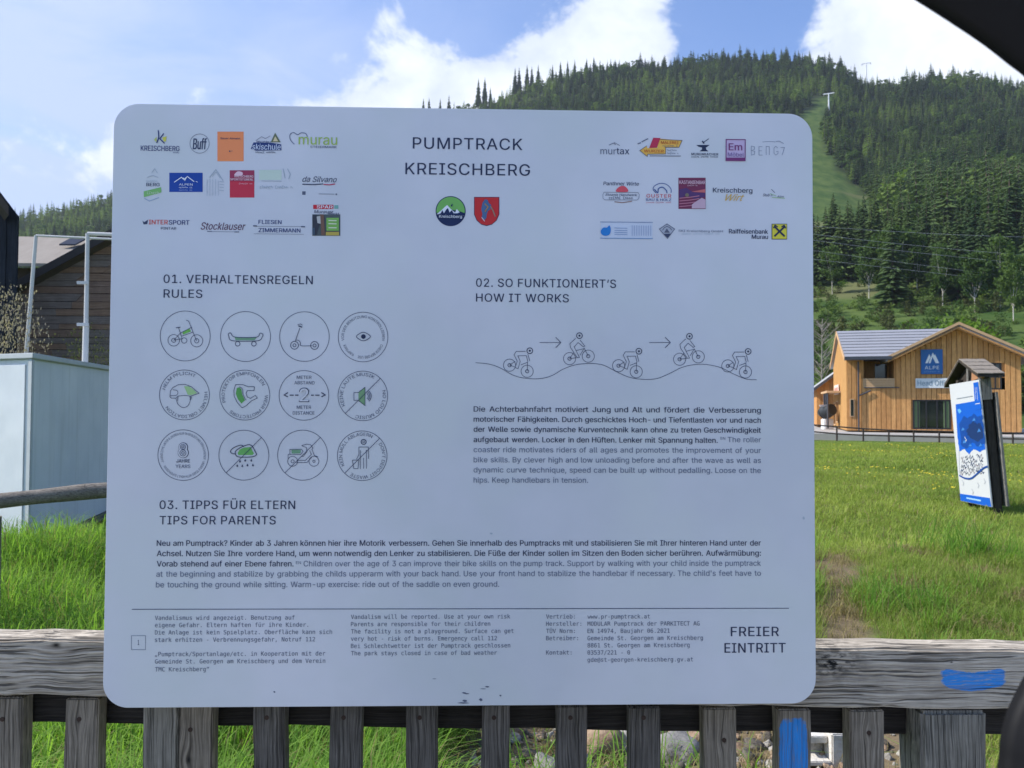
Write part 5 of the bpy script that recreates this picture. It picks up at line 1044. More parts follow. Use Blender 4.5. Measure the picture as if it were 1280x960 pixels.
# ------------------------------------------------------------------ office building on the right
def build_office():
    al = R_(20); u = Vector((math.cos(al), -math.sin(al), 0)); w = Vector((math.sin(al), math.cos(al), 0))
    O = at(1198, 541, 49.0)
    def FP(x, y, off=0.0): return hit(x, y, O-w*off, w)
    def uw(P): q = P-O; return q.dot(u), q.dot(w), P.z
    def pt(a, b, z): P = O+u*a+w*b; return Vector((P.x, P.y, z))
    def boards(name, lo, hi): return wood(name, lo, hi, 'z', [], scale=.25, crack=.35, ring=.05, bump=.4)
    wA = boards('larch_boards', (0.50, 0.235, 0.080), (0.82, 0.46, 0.18)); wB = boards('larch_boards_darker', (0.42, 0.19, 0.066), (0.68, 0.37, 0.14)); wS = boards('larch_boards_sunny_side', (0.42, 0.22, 0.07), (0.62, 0.36, 0.14))
    wL = plain('pale_planed_wood', (0.52, 0.34, 0.19), .7, .15, 3); rfm = NT('grey_metal_roof'); n = rfm.noise(rfm.pos(), .8, 5); rfm.col(rfm.mix(n, (0.23, 0.235, 0.26), (0.33, 0.335, 0.36))); rfm.rough(.5)
    gut = plain('dark_gutter', (0.05, 0.055, 0.07), .4, .1, 4, .5); glass = NT('window_glass'); glass.col((0.012, 0.016, 0.016)); glass.rough(.06); glass.spec(.9); glass = glass.m
    zb = -0.27
    root = empty('office_building', (O.x, O.y, zb), 'two-storey office building clad in orange larch boards with a blue square sign on its gable', 'building')
    uL = uw(FP(1118, 500))[0]; uR = uw(FP(1277, 500))[0]; uA, _, zA = uw(FP(1198, 409)); uW = uw(FP(1059, 500))[0]; uB = uw(FP(1080, 500))[0]
    zE = uw(FP(1118, 449))[2]; zE2 = zE; 
    uR = uA+(uA-uL)*1.0 if uR < uA else uR
    def ztop(a): return zA-(zA-zE)/(uA-uL)*abs(a-uA)
    openings = []
    def op(x0, y0, x1, y1):
        a, b = uw(FP(x0, y0)), uw(FP(x1, y1)); return a[0], b[0], b[2], a[2]
    door = op(1141, 499.5, 1189, 537); win = op(1236, 453.5, 1252.5, 487)
    balc = (uB, uL-.02, uw(FP(1095, 473))[2], zE-.05)
    holes = [door, win, balc]
    # core walls pieces as a solid set back 6 cm, boards in front
    m = MB(); zc = [zb]+sorted({door[2], door[3], win[2], win[3]})
    def wallpiece(a0, a1, z0, z1, b0=.08, th=.25, mat=wB):
        m.prism([pt(a0, b0, z0), pt(a1, b0, z0), pt(a1, b0, z1), pt(a0, b0, z1)], w*th, mat)
    zS = uw(FP(1095, 484))[2]
    wallpiece(uW, door[0], zb, balc[2]); wallpiece(door[0], door[1], zb, door[2]); wallpiece(door[1], uR, zb, balc[2] if balc[2] < win[2] else win[2])
    m.build('wall', root)
    # vertical boards
    pitch = .30; a = uW; i = 0; rr = random.Random(3)
    while a < uR-.02:
        b = min(a+pitch-.035, uR); zt_ = min(ztop(a), ztop(b))-.03 if a >= uL-.01 else (uw(FP(1059, 450))[2] if b <= uB else balc[2]-.02)
        if a < uL and b > uL: zt_ = balc[2]-.02
        spans = [(zb, zt_)]
        for h in holes:
            if b > h[0]-.02 and a < h[1]+.02:
                ns = []
                for (p, q) in spans:
                    if h[3] <= p or h[2] >= q: ns.append((p, q)); continue
                    if h[2]-p > .05: ns.append((p, h[2]))
                    if q-h[3] > .05: ns.append((h[3], q))
                spans = ns
        for (p, q) in spans:
            mm = MB(); o_ = rr.uniform(0, .012); mm.prism([pt(a, o_, p), pt(b, o_, p), pt(b, o_, q), pt(a, o_, q)], w*.06, rr.choice([wA, wA, wB])); mm.build('board', root)
        a += pitch; i += 1
    m = MB()
    def gwall(a0, a1, z0, z1=None):
        m.prism([pt(a0, .085, z0), pt(a1, .085, z0), pt(a1, .085, z1 if z1 is not None else ztop(a1)-.05), pt(a0, .085, z1 if z1 is not None else ztop(a0)-.05)], w*.2, wB)
    gwall(uL, door[0], balc[2]); gwall(door[0], door[1], door[3]); gwall(door[1], uA if uA > door[1] else door[1], balc[2]); gwall(max(uA, door[1]), win[0], balc[2]); gwall(win[0], win[1], win[3]); gwall(win[0], win[1], balc[2], win[2]); gwall(win[1], uR, balc[2]); m.build('wall', root)
    # sides and back
    m = MB(); m.prism([pt(uR, .1, zb), pt(uR, 13, zb), pt(uR, 13, ztop(uR)-.05), pt(uR, .1, ztop(uR)-.05)], u*-.2, wB); m.prism([pt(uL, 4, zb), pt(uR, 4, zb), pt(uR, 4, ztop(uR)-.3), pt(uA, 4, zA-.3), pt(uL, 4, ztop(uL)-.3)], w*.2, plain('dark_interior', (.02, .02, .022), .8))
    m.prism([pt(uL, 13, zb), pt(uR, 13, zb), pt(uR, 13, ztop(uR)-.05), pt(uA, 13, zA-.05), pt(uL, 13, ztop(uL)-.05)], w*.2, wB); m.prism([pt(uL+.2, .3, zb), pt(uL+.2, 13, zb), pt(uL+.2, 13, zE), pt(uL+.2, .3, zE)], u*.1, wB); m.build('wall', root)
    # main roof
    T = .30; eL, aT, eR_ = uw(FP(1108, 446, .7)), uw(FP(1198.5, 402.5, .7)), uw(FP(1290, 447.5, .7)); k1 = (aT[2]-eL[2])/(aT[0]-eL[0])
    for sgn, e in ((-1, eL), (1, (aT[0]+(aT[0]-eL[0])*1.06, 0, aT[2]-k1*(aT[0]-eL[0])*1.06))):
        m = MB(); m.prism([pt(e[0], -.7, e[2]), pt(aT[0], -.7, aT[2]), pt(aT[0], -.7, aT[2]-T), pt(e[0], -.7, e[2]-T)], w*14.6, rfm.m); m.build('roof', root)
        m = MB(); m.prism([pt(e[0], -.705, e[2]+.02), pt(aT[0], -.705, aT[2]+.02), pt(aT[0], -.705, aT[2]-T*.55), pt(e[0], -.705, e[2]-T*.55)], w*-.04, wL); m.build('verge_board', root)
        m = MB(); m.prism([pt(e[0]-sgn*.1, -.70, e[2]-T*.55), pt(aT[0], -.70, aT[2]-T*.55), pt(aT[0], -.70, aT[2]-T*1.25), pt(e[0]-sgn*.1, -.70, e[2]-T*1.25)], w*.05, wB); m.build('verge_board', root)
        m = MB(); m.prism([pt(e[0], -.65, e[2]-T-.01), pt(aT[0], -.65, aT[2]-T-.01), pt(aT[0], -.65, aT[2]-T-.05), pt(e[0], -.65, e[2]-T-.05)], w*.9, wL); m.build('soffit', root)
    # wing with roof slope towards the meadow
    EL = uw(FP(1056, 446.5, .7)); RL = uw(hit(1049.5, 414, O+w*5.5, w)); ue = eL[0]+.3
    ag = lambda z: eL[0]+(z-eL[2])/k1+.05; m = MB(); m.prism([pt(EL[0], -.7, EL[2]), pt(EL[0], 5.5, RL[2]), pt(ag(RL[2]), 5.5, RL[2]), pt(ag(EL[2]), -.7, EL[2])], Zv*-.2, rfm.m); m.build('roof', root)
    m = MB(); m.prism([pt(EL[0], 11.7, EL[2]), pt(EL[0], 5.51, RL[2]), pt(EL[0], 5.51, RL[2]-.22), pt(EL[0], 11.7, EL[2]-.22)], u*(uA-EL[0]), rfm.m); m.build('roof', root)
    sd = (RL[2]-EL[2])/6.2; seam_m = plain('roof_seam_metal', (.17, .175, .19), .5)
    for j in range(1, 9):       # seams of the metal sheets
        t = j/9; m = MB(); m.prism([pt(EL[0]+.02, -.7+6.2*t, EL[2]+(RL[2]-EL[2])*t+.004), pt(EL[0]+.02, -.66+6.2*t, EL[2]+(RL[2]-EL[2])*(t+.006)+.004), pt(EL[0]+.02, -.66+6.2*t, EL[2]+(RL[2]-EL[2])*(t+.006)+.05), pt(EL[0]+.02, -.7+6.2*t, EL[2]+(RL[2]-EL[2])*t+.05)], u*(ag(EL[2]+(RL[2]-EL[2])*t)-EL[0]), seam_m); m.build('roof_seam', root)
    m = MB(); m.prism([pt(EL[0], -.72, EL[2]+.03), pt(EL[0], -.72, EL[2]-.22), pt(EL[0], -.86, EL[2]-.18), pt(EL[0], -.86, EL[2]+.03)], u*(ue-EL[0]), gut); m.build('gutter', root)
    for (b0, b1, z0_, z1_) in ((-.7, 5.5, EL[2], RL[2]), (11.7, 5.5, EL[2], RL[2])):
        m = MB(); m.prism([pt(EL[0]-.01, b0, z0_+.02), pt(EL[0]-.01, b1, z1_+.02), pt(EL[0]-.01, b1, z1_-.26), pt(EL[0]-.01, b0, z0_-.26)], u*-.04, wL); m.build('verge_board', root)
    # left end wall (sunny) with gable triangle
    uS = uW
    m = MB(); m.prism([pt(uS, .09, zb), pt(uS, 10.9, zb), pt(uS, 10.9, EL[2]-.1), pt(uS, 5.5, RL[2]-.25), pt(uS, .09, EL[2]+.0)], u*.25, wS); m.build('wall', root, )
    for j in range(34):         # boards of the end wall
        b0 = .1+j*.318; top = (EL[2]-.2)+(RL[2]-EL[2]+.0)*(1-abs(b0+.15-5.5)/5.5); m = MB(); m.prism([pt(uS-.002, b0, zb), pt(uS-.002, b0+.28, zb), pt(uS-.002, b0+.28, top), pt(uS-.002, b0, top)], u*-.03, wS); m.build('board', root)
    def sidewin(b0, b1, y0, y1, name='window', frame=wL):
        c = pt(uS, (b0+b1)/2, 0); d_ = (Vector((c.x, c.y, 0))-Vector((EYE.x, EYE.y, 0))).length; dep = (c-EYE).dot(fwd)
        zt_ = EYE.z+(508.8-y0)/F*dep; zl = EYE.z+(508.8-y1)/F*dep
        m = MB(); m.prism([pt(uS-.035, b0, zl), pt(uS-.035, b1, zl), pt(uS-.035, b1, zt_), pt(uS-.035, b0, zt_)], u*-.05, frame); f = m.build(name, root)
        m = MB(); m.prism([pt(uS-.086, b0+.1, zl+.1), pt(uS-.086, b1-.1, zl+.1), pt(uS-.086, b1-.1, zt_-.1), pt(uS-.086, b0+.1, zt_-.1)], u*-.01, glass); m.build('pane', f)
    fw_ = op(1062, 498.5, 1068, 521); m = MB(); m.prism([pt(fw_[0], -.01, fw_[2]), pt(fw_[1], -.01, fw_[2]), pt(fw_[1], -.01, fw_[3]), pt(fw_[0], -.01, fw_[3])], w*-.04, wL); f_ = m.build('window', root); m = MB(); m.prism([pt(fw_[0]+.06, -.052, fw_[2]+.06), pt(fw_[1]-.06, -.052, fw_[2]+.06), pt(fw_[1]-.06, -.052, fw_[3]-.06), pt(fw_[0]+.06, -.052, fw_[3]-.06)], w*-.01, glass); m.build('pane', f_); sidewin(6.3, 7.9, 501, 528); sidewin(8.6, 10.4, 503, 531)
    # annex sign board with worn reddish lettering, high on the end wall
    m = MB(); cdep = (pt(uS, 6.5, 0)-EYE).dot(fwd); z0_ = EYE.z+(508.8-493)/F*cdep; z1_ = EYE.z+(508.8-481)/F*cdep
    m.prism([pt(uS-.10, 5.0, z0_), pt(uS-.10, 8.6, z0_), pt(uS-.10, 8.6, z1_), pt(uS-.10, 5.0, z1_)], u*-.06, plain('pale_sign_board', (.72, .62, .56), .6)); sb = m.build('sign_board', root)
    for j in range(3): m = MB(); m.box((0, 0, 0), (0, 0, 0), wL) if False else m.prism([pt(uS-.165, 8.0-j*1.0, z0_+.2), pt(uS-.165, 7.4-j*1.0, z0_+.2), pt(uS-.165, 7.4-j*1.0, z1_-.2), pt(uS-.165, 8.0-j*1.0, z1_-.2)], u*-.01, plain('reddish_letter_paint', (.42, .16, .12), .6)); m.build('lettering', sb)
    # porch posts
    for b_ in (4.6, 6.1, 8.2): m = MB(); P = pt(uS-.9, b_, zb); m.bar(P, P+Zv*2.6, .07, .07, gut, 8); m.build('porch_post', root)
    m = MB(); m.prism([pt(uS-1.0, 4.2, zb+2.62), pt(uS-1.0, 10.6, zb+2.62), pt(uS-.04, 10.6, zb+2.62), pt(uS-.04, 4.2, zb+2.62)], Zv*.15, wL); m.build('porch_roof', root)
    # recessed balcony
    m = MB(); zf_ = zS; m.prism([pt(uB-.1, 2.2, zf_), pt(uL+.1, 2.2, zf_), pt(uL+.1, 2.2, zE), pt(uB-.1, 2.2, zE)], w*.1, wB); m.prism([pt(uW+.2, .05, zf_-.2), pt(uL, .05, zf_-.2), pt(uL, 2.3, zf_-.2), pt(uW+.2, 2.3, zf_-.2)], Zv*.18, wB); m.prism([pt(uL, .1, zf_-.1), pt(uL, 2.3, zf_-.1), pt(uL, 2.3, zE+.3), pt(uL, .1, zE+.3)], u*.15, wB); m.build('balcony_recess', root)
    for j in range(4):
        z_ = balc[2]-.62+j*.155+.02; m = MB(); m.prism([pt(uB-.05, -.03, z_), pt(uL+.02, -.03, z_), pt(uL+.02, -.03, z_+.135), pt(uB-.05, -.03, z_+.135)], w*.05, wL); m.build('balcony_board', root)
    m = MB(); m.prism([pt(uW, .08, balc[2]), pt(uB, .08, balc[2]), pt(uB, .08, EL[2]-.15), pt(uW, .08, EL[2]-.15)], w*.4, wB); m.build('corner_pillar', root)
    m = MB(); m.prism([pt(uL-.9, 2.14, balc[2]-.3), pt(uL-.15, 2.14, balc[2]-.3), pt(uL-.15, 2.14, zE-.2), pt(uL-.9, 2.14, zE-.2)], w*.05, glass); m.build('balcony_door', root)
    m = MB(); m.prism([pt(uB, -.06, zS-.06), pt(uL+.3, -.06, zS-.06), pt(uL+.3, -.06, zS+.0), pt(uB, -.06, zS)], w*.05, gut); m.build('flashing', root)
    P = pt(uB-.35, -.12, EL[2]-.25); m = MB(); m.bar(P, Vector((P.x, P.y, zb)), .055, .055, gut, 8); m.build('downpipe', root)
    P = pt(uW+.5, -.12, 0); z_ = uw(FP(1080, 493))[2]; m = MB(); m.bar(pt(uB-.35, -.1, z_-.1), pt(uB+.4, -.1, z_+.25), .05, .05, gut, 8); m.build('downpipe', root)
    # glass door
    def frame(h, name, nm, bars):
        a0, a1, z0, z1 = h; f = MB(); t = .09; dark = plain('dark_window_frame', (0.025, 0.025, 0.028), .5)
        for (p, q, r, s) in ((a0, a0+t, z0, z1), (a1-t, a1, z0, z1), (a0+t, a1-t, z1-t, z1), (a0+t, a1-t, z0, z0+t)): f.prism([pt(p, .02, r), pt(q, .02, r), pt(q, .02, s), pt(p, .02, s)], w*.12, dark)
        for b_ in bars: x_ = a0+(a1-a0)*b_; f.prism([pt(x_-.04, .03, z0+t), pt(x_+.04, .03, z0+t), pt(x_+.04, .03, z1-t), pt(x_-.04, .03, z1-t)], w*.08, dark)
        fo = f.build(name, root); cs = [0]+list(bars)+[1]
        for i in range(len(cs)-1):
            p, q = a0+(a1-a0)*cs[i]+.05, a0+(a1-a0)*cs[i+1]-.05; g = MB(); g.prism([pt(p, .09, z0+t), pt(q, .09, z0+t), pt(q, .09, z1-t), pt(p, .09, z1-t)], w*.02, glass); g.build('pane', fo)
        return fo
    fo = frame(door, 'glass_door', 'door', (.14, .36, .64, .86))
    gc = plain('green_curtain', (0.13, 0.19, 0.09), .8)
    for (p, q) in ((door[0]+.1, door[0]+.42), (door[1]-.42, door[1]-.1)): g = MB(); g.prism([pt(p, .07, door[2]+.1), pt(q, .07, door[2]+.1), pt(q, .07, door[3]-.1), pt(p, .07, door[3]-.1)], w*.012, gc); g.build('side_panel', fo)
    frame(win, 'window', 'window', (.5,))
    # fascia signs (flat boards fixed on the gable)
    def plane_art(off): return Art(lambda x, y: FP(x, y, off), u, Zv, -w, 49/F, base=.004)
    P0, P1 = uw(FP(1151, 437, .1)), uw(FP(1178.6, 467.5, .1)); m = MB(); bs = NT('blue_sign_face'); bs.col((0.012, 0.115, 0.36)); bs.rough(.4); bs = bs.m
    m.prism([pt(P0[0], -.12, P1[2]), pt(P1[0], -.12, P1[2]), pt(P1[0], -.12, P0[2]), pt(P0[0], -.12, P0[2])], w*.10, bs); sg = m.build('blue_sign', root, bevel=.01)
    wm = plain('white_sign_print', (.78, .80, .82), .5, .03); g = plane_art(.125)
    for pts in ([(1156.5, 454), (1161.5, 442.5), (1163.4, 446.5), (1159.6, 454)], [(1160.6, 454), (1166, 440.5), (1172.6, 454), (1169.6, 454), (1165.6, 446.2), (1163, 454)], [(1167.4, 445), (1168.6, 442.6), (1173.8, 453.6), (1172, 453.8)]): g.poly(pts, wm, 1)
    g.text('ALPE', 1156, 1174, 461.6, 4.2, wm, off=.0, sp=1.1); g.scrib(8, 1155.4, 1175, 465.2, 1.6, plain('faint_sign_print', (.25, .40, .62), .5), off=.0); o_ = g.build('lettering', sg)
    P0, P1 = uw(FP(1144.5, 473, .1)), uw(FP(1193, 485, .1)); m = MB(); m.prism([pt(P0[0], -.12, P1[2]), pt(P1[0], -.12, P1[2]), pt(P1[0], -.12, P0[2]), pt(P0[0], -.12, P0[2])], w*.10, plain('white_sign_face', (.66, .70, .72), .5)); sg = m.build('white_sign', root, bevel=.01)
    g = plane_art(.125); g.text('Head Office', 1147, 1190.5, 482, 6.4, plain('grey_blue_sign_print', (.17, .26, .34), .5), off=.004); g.build('lettering', sg)
    # annex further left with its own roof
    ro = empty('annex_building', (pt(uW-5, 12, zb)), 'lower annex with pale grey roof and brown boards left of the office building', 'building')
    AO = O+w*11.5
    def FA(x, y): return uw(hit(x, y, AO, w))
    e, ap2 = FA(1017, 485), FA(1056, 457); k2 = (ap2[2]-e[2])/(ap2[0]-e[0]); axx = e[0]+(ap2[0]-e[0])*1.35; az_ = e[2]+k2*(axx-e[0])
    e0 = FA(1021, 500)[0]
    m = MB(); m.prism([pt(e[0]-.2, 10.9, e[2]-.2*k2), pt(axx, 10.9, az_), pt(axx, 10.9, az_-.2), pt(e[0]-.2, 10.9, e[2]-.2*k2-.2)], w*11, plain('pale_sheet_roof', (.40, .41, .42), .5, .1, 1)); m.build('roof', ro)
    m = MB(); m.prism([pt(e[0]-.2, 10.88, e[2]-.2*k2+.02), pt(axx, 10.88, az_+.02), pt(axx, 10.88, az_-.24), pt(e[0]-.2, 10.88, e[2]-.2*k2-.24)], w*-.04, gut); m.build('verge_board', ro)
    m = MB(); m.prism([pt(e0, 11.6, zb), pt(axx, 11.6, zb), pt(axx, 11.6, az_-.2), pt(e0, 11.6, e[2]+k2*(e0-e[0])-.2)], w*9, wB); m.build('wall', ro)
    a = e0
    while a < axx-.3: m = MB(); m.prism([pt(a, 11.58, zb), pt(a+.3, 11.58, zb), pt(a+.3, 11.58, e[2]+k2*(a+.3-e[0])-.24), pt(a, 11.58, e[2]+k2*(a-e[0])-.24)], w*-.04, rr.choice([wB, wA])); m.build('board', ro); a += .34
    # terrace / lane before the building
    k = NT('pale_lane_surface'); n = k.noise(k.pos(), 2, 6); k.col(k.mix(n, (.30, .29, .28), (.42, .41, .39))); k.rough(.9)
    m = MB(); m.prism([pt(-34, -4.4, -1.4), pt(16, -4.4, -1.4), pt(16, -4.4, -.42), pt(-34, -4.4, -.30)], w*25, k.m); tag(m.build('lane'), kind='structure')
    return O, u, w, pt, FP
O_, u_, w_, pt_, FP_ = build_office()

def build_meadow_fence():
    dk = plain('dark_fence_wood', (0.045, 0.035, 0.03), .8, .3, 4)
    xs = [1015-31*i for i in range(0, 6)][::-1]+[1046, 1079, 1111, 1142, 1174, 1205, 1236, 1266, 1297, 1328]
    def P(x, y): return hit(x, y, O_-w_*5.2, w_)
    a = P(xs[0], 540); root = empty('lane_fence', (P(1142, 550).x, P(1142, 550).y, P(1142, 553).z), 'low dark two-rail fence along the meadow before the office building', 'fence')
    top = lambda x: np.interp(x, [1016, 1100, 1280], [531, 537.5, 541.5]); bt = lambda x: np.interp(x, [1016, 1060, 1280], [539.5, 543.5, 549])
    for x in xs:
        q = P(x, top(x)); m = MB(); g = Hs(q.x, q.y); m.bar((q.x, q.y, g-.2), (q.x, q.y, q.z+.04), .055, .05, dk, 7); m.build('post', root)
    for fn in (top, bt):
        for x0, x1 in zip(xs[:-1], xs[1:]):
            if x0 % 2 or True: m = MB(); m.bar(P(x0, fn(x0)), P(x1-.05, fn(x1)), .045, .045, dk, 7); m.build('rail', root)
build_meadow_fence()

def build_machine():
    P = at(1034, 530, 57); z = -.42; root = empty('covered_machine', (P.x, P.y, z), 'dark rounded machine on a white base standing before the annex', 'machine')
    dk = plain('dark_cover', (.03, .035, .04), .5); wh = plain('white_base_paint', (.62, .63, .64), .5)
    m = MB(); m.bar((P.x-.15, P.y, z+1.35), (P.x+.05, P.y-.75, z+1.55), .55, .42, dk, 14); m.bar((P.x-.15, P.y, z+1.35), (P.x-.25, P.y+.5, z+1.3), .55, .30, dk, 14); m.build('drum', root)
    m = MB(); m.box((P.x-.35, P.y-.35, z), (P.x+.35, P.y+.35, z+.85), wh); m.build('base', root, bevel=.06)
    m = MB(); m.box((P.x-.75, P.y-.5, z+1.75), (P.x-.15, P.y-.42, z+1.9), wh); m.build('handle', root, bevel=.02)
build_machine()

# trees around the office
def tree_single(name, x, Y, h, wd, mat, trunk, label, rs, low=.3, leaf=.03, clumps=40, leaves=40, cat='tree', lw=.02):
    P = at(x, 500, Y); z = Hs(P.x, P.y); cr, tr = leafy(rs, 1.0, wd, clumps, leaves, mat, low, leaf, trunk, tr_r=lw)
    o = empty(name, (P.x, P.y, z-.1), label, cat); o.scale = (h, h, h)
    for nm, m in (('crown', cr), ('trunk', tr)): c = bpy.data.objects.new(nm, m.mesh(nm)); COL.objects.link(c); c.parent = o
tree_single('leafy_tree', 1188, 74, 9.2, .42, M_broadl, M_bark, 'bright light-green leafy tree rising behind the office gable roof', 61, .35, .028)
tree_single('leafy_tree', 1213, 72, 8.4, .36, M_broadl, M_bark, 'smaller light-green tree just right of the roof peak', 62, .4, .028, 26)
def bare_tree(x, Y, h, label, rs):
    P = at(x, 500, Y); z = Hs(P.x, P.y); root = empty('bare_tree', (P.x, P.y, z-.1), label, 'tree'); r = random.Random(rs); t = MB(); c = MB(); bk = plain('pale_bare_bark', (.30, .27, .23), .9)
    t.bar((P.x, P.y, z-.1), (P.x+.1, P.y, z+h), .11, .02, bk, 7); t.build('trunk', root)
    for i in range(70):
        q = r.uniform(.22, 1); a = r.random()*6.28; L = h*(1.05-q)*.42+.4; s = Vector((P.x+.1*q, P.y, z+h*q)); e = s+Vector((math.cos(a)*L, math.sin(a)*L, L*r.uniform(.5, 1.1))); c.bar(s, e, .028, .008, bk, 4, caps=False)
        for j in range(3): s2 = s.lerp(e, r.uniform(.4, 1)); e2 = s2+Vector((r.uniform(-.5, .5), r.uniform(-.5, .5), r.uniform(.1, .8)))*L*.5; c.bar(s2, e2, .014, .005, bk, 3, caps=False)
    c.build('branches', root)
bare_tree(1027, 80, 9.6, 'pale bare tree with thin twigs standing just right of the panel above the annex roof', 4)

# ------------------------------------------------------------------ leaning wayside board with roof
def build_board():
    rb, rt, lb, lt = at(1239.5, 634, 11), at(1223.5, 474.5, 11), at(1201, 626, 12.1), at(1191, 480.5, 12.1)
    ex = (rb-lb).normalized(); ez = (rt-rb).normalized(); nrm = ex.cross(ez).normalized()
    if nrm.x > 0: nrm = -nrm
    back = -nrm; wdt = (rb-lb).length
    g0 = Hs(rb.x, rb.y); foot = rb-ez*((rb.z-g0)/ez.z)
    root = empty('wayside_notice_board', ((lb.x+rb.x)/2, (lb.y+rb.y)/2, g0), 'leaning wooden notice board with blue and white poster and little gabled shingle roof', 'notice board')
    dkw = wood('dark_stand_wood', (0.022, 0.018, 0.016), (0.09, 0.075, 0.062), 'z', [], scale=.5, crack=.5, ring=.2, bump=.6); gw = wood('grey_stand_wood', (0.10, 0.10, 0.095), (0.30, 0.29, 0.27), 'z', [], scale=.5, crack=.6, ring=.2, bump=.8)
    shg = NT('weathered_shingles'); n = shg.noise(shg.pos(), 26, 5, .7); shg.col(shg.mix(n, (0.09, 0.075, 0.06), (0.36, 0.31, 0.25))); shg.rough(.9); shg.bump(n, .6, .01); shg = shg.m
    wht = NT('poster_face'); wht.col((0.55, 0.57, 0.60)); wht.rough(.45); wht = wht.m
    D = .20
    m = MB(); m.obox(lb, rb-lb, ez*(rt-rb).length, back*.018, wht); m.build('poster_panel', root)
    m = MB(); m.obox(lb+back*.02+ex*.05+ez*.05, ex*(wdt-.10), ez*1.70, back*(D-.05), dkw); m.build('inner_case', root)
    m = MB(); m.obox(lb+back*(D-.0), ex*(wdt+.02), ez*1.66, back*.03, gw); m.build('rear_panel', root)
    m = MB(); m.obox(rt-ez*.30-ex*.10+back*.03, ex*.10, ez*.36, back*.13, gw); m.build('post_head', root)
    for off in (.12, wdt-.12):
        P = lb+ex*off+back*.055; zg = Hs(P.x, P.y)-.3; low = P-ez*((P.z-zg)/ez.z); m = MB(); L = ((rt.z+.02)-zg)/ez.z; m.obox(low, ex*.09 if off > .5 else ex*.09, ez*L, back*.10, dkw); m.build('post', root, bevel=.006)
    # roof: ridge runs front to back of the board
    fe, ap, ne = at(1185, 481.5, 12.5), at(1203.5, 449, 11.65), at(1227.5, 467.5, 10.75)
    dv = Vector((-nrm.x, -nrm.y, 0)).normalized()*.36; nf = nrm*.06
    def slab(e, a, name):
        th = Zv*-.035; m = MB(); m.prism([e+nf, a+nf, a+nf+th, e+nf+th], dv, dkw); o = m.build(name, root)
        for r_ in range(4):
            for c_ in range(5):
                t0, t1 = r_/4, (r_+1.25)/4; P0 = e.lerp(a, t0)+nf+dv*(c_/5); P1 = e.lerp(a, min(1, t1))+nf+dv*(c_/5); up_ = Zv*(.014+random.uniform(0, .006)); lo_ = Zv*.003
                q = MB(); wv = dv*(1/5-.012/.36*.3); q.obox(P0+up_*.9-(a-e).normalized()*random.uniform(0, .02), wv, (P1-P0)-up_*.9+lo_, Zv*.010, shg); q.build('shingle', o)
    slab(ne, ap, 'roof'); slab(fe, ap, 'roof')
    # gable infill: half boarded in warm wood, half open and dark
    m = MB(); lo1, lo2 = lt.lerp(rt, .60), rt+Vector((0, 0, 0)); hi1 = ap.lerp(ne, .30)-Zv*.05; hi2 = ap.lerp(ne, .9)-Zv*.05
    m.prism([lo1+back*.05, lo2+back*.05, hi2+back*.05, hi1+back*.05], back*.03, plain('warm_board', (.36, .18, .09), .8)); m.build('gable_board', root)
    m = MB(); b0 = lt.lerp(rt, .50)+back*.04; m.bar(b0-ez*.05, Vector((b0.x, b0.y, ap.z-.08)), .022, .022, gw, 6); m.build('king_post', root)
    m = MB(); m.prism([lt+back*.09, lt.lerp(rt, .97)+back*.09, ne-Zv*.06+back*.09, ap-Zv*.05+back*.09, fe-Zv*.03+back*.09], back*.02, dkw); m.build('gable_back', root)
    # poster print
    g = Art(lambda x, y: hit(x, y, lb, nrm), ex, ez, nrm, 11.5/F, base=.0012); g.ex = ex
    bl = C(15, 88, 190); b2 = C(14, 66, 145); b3 = C(20, 48, 100); wt = C(205, 210, 216); gy = C(120, 130, 145)
    rj = random.Random(4)
    def jag(pts, a):
        out = []
        for i in range(len(pts)):
            p, q = pts[i], pts[(i+1) % len(pts)]
            for k in range(5): t = k/5; out.append((p[0]+(q[0]-p[0])*t+(rj.uniform(-a, a) if k else 0), p[1]+(q[1]-p[1])*t+(rj.uniform(-a, a) if k else 0)))
        return out
    g.poly([(1194.6, 505.5), (1225.8, 500), (1232, 562)]+jag([(1232, 562), (1224, 565), (1217, 561), (1211, 568), (1205, 561), (1199.5, 564), (1197, 548)], .6)[:-4], bl, 0)
    g.poly(jag([(1199, 531), (1205, 520), (1210, 523), (1217, 516.5), (1223, 521), (1228.6, 519), (1231.4, 555), (1223, 558), (1216, 553), (1208, 561), (1201, 556)], .9), b2, 1)
    g.poly(jag([(1208, 540), (1212, 530), (1216, 527), (1221, 530), (1226, 528), (1229.4, 547), (1222, 552), (1214, 548)], 1.0), b3, 2)
    for (x, y) in ((1204, 536), (1218, 524), (1224, 538), (1206, 552), (1226, 556), (1213, 556)): g.poly(jag([(x-2, y+2), (x, y-2.4), (x+2.4, y+1.4)], .5), C(60, 120, 190), 3)
    for (x, y) in ((1203, 600), (1222, 603), (1215, 611), (1230, 598)): g.line([(x, y), (x+2, y+4), (x+1, y+7)], .7, gy, 2)
    g.poly(jag([(1197, 513), (1200, 510.5), (1202, 514), (1199.5, 517)], .6), C(95, 165, 225), 2); g.line([(1206, 546), (1208.4, 550), (1206.6, 553)], 1.2, wt, 3)
    g.line([(1199, 562), (1199.6, 592)], .6, gy, 1)
    rr = random.Random(9)
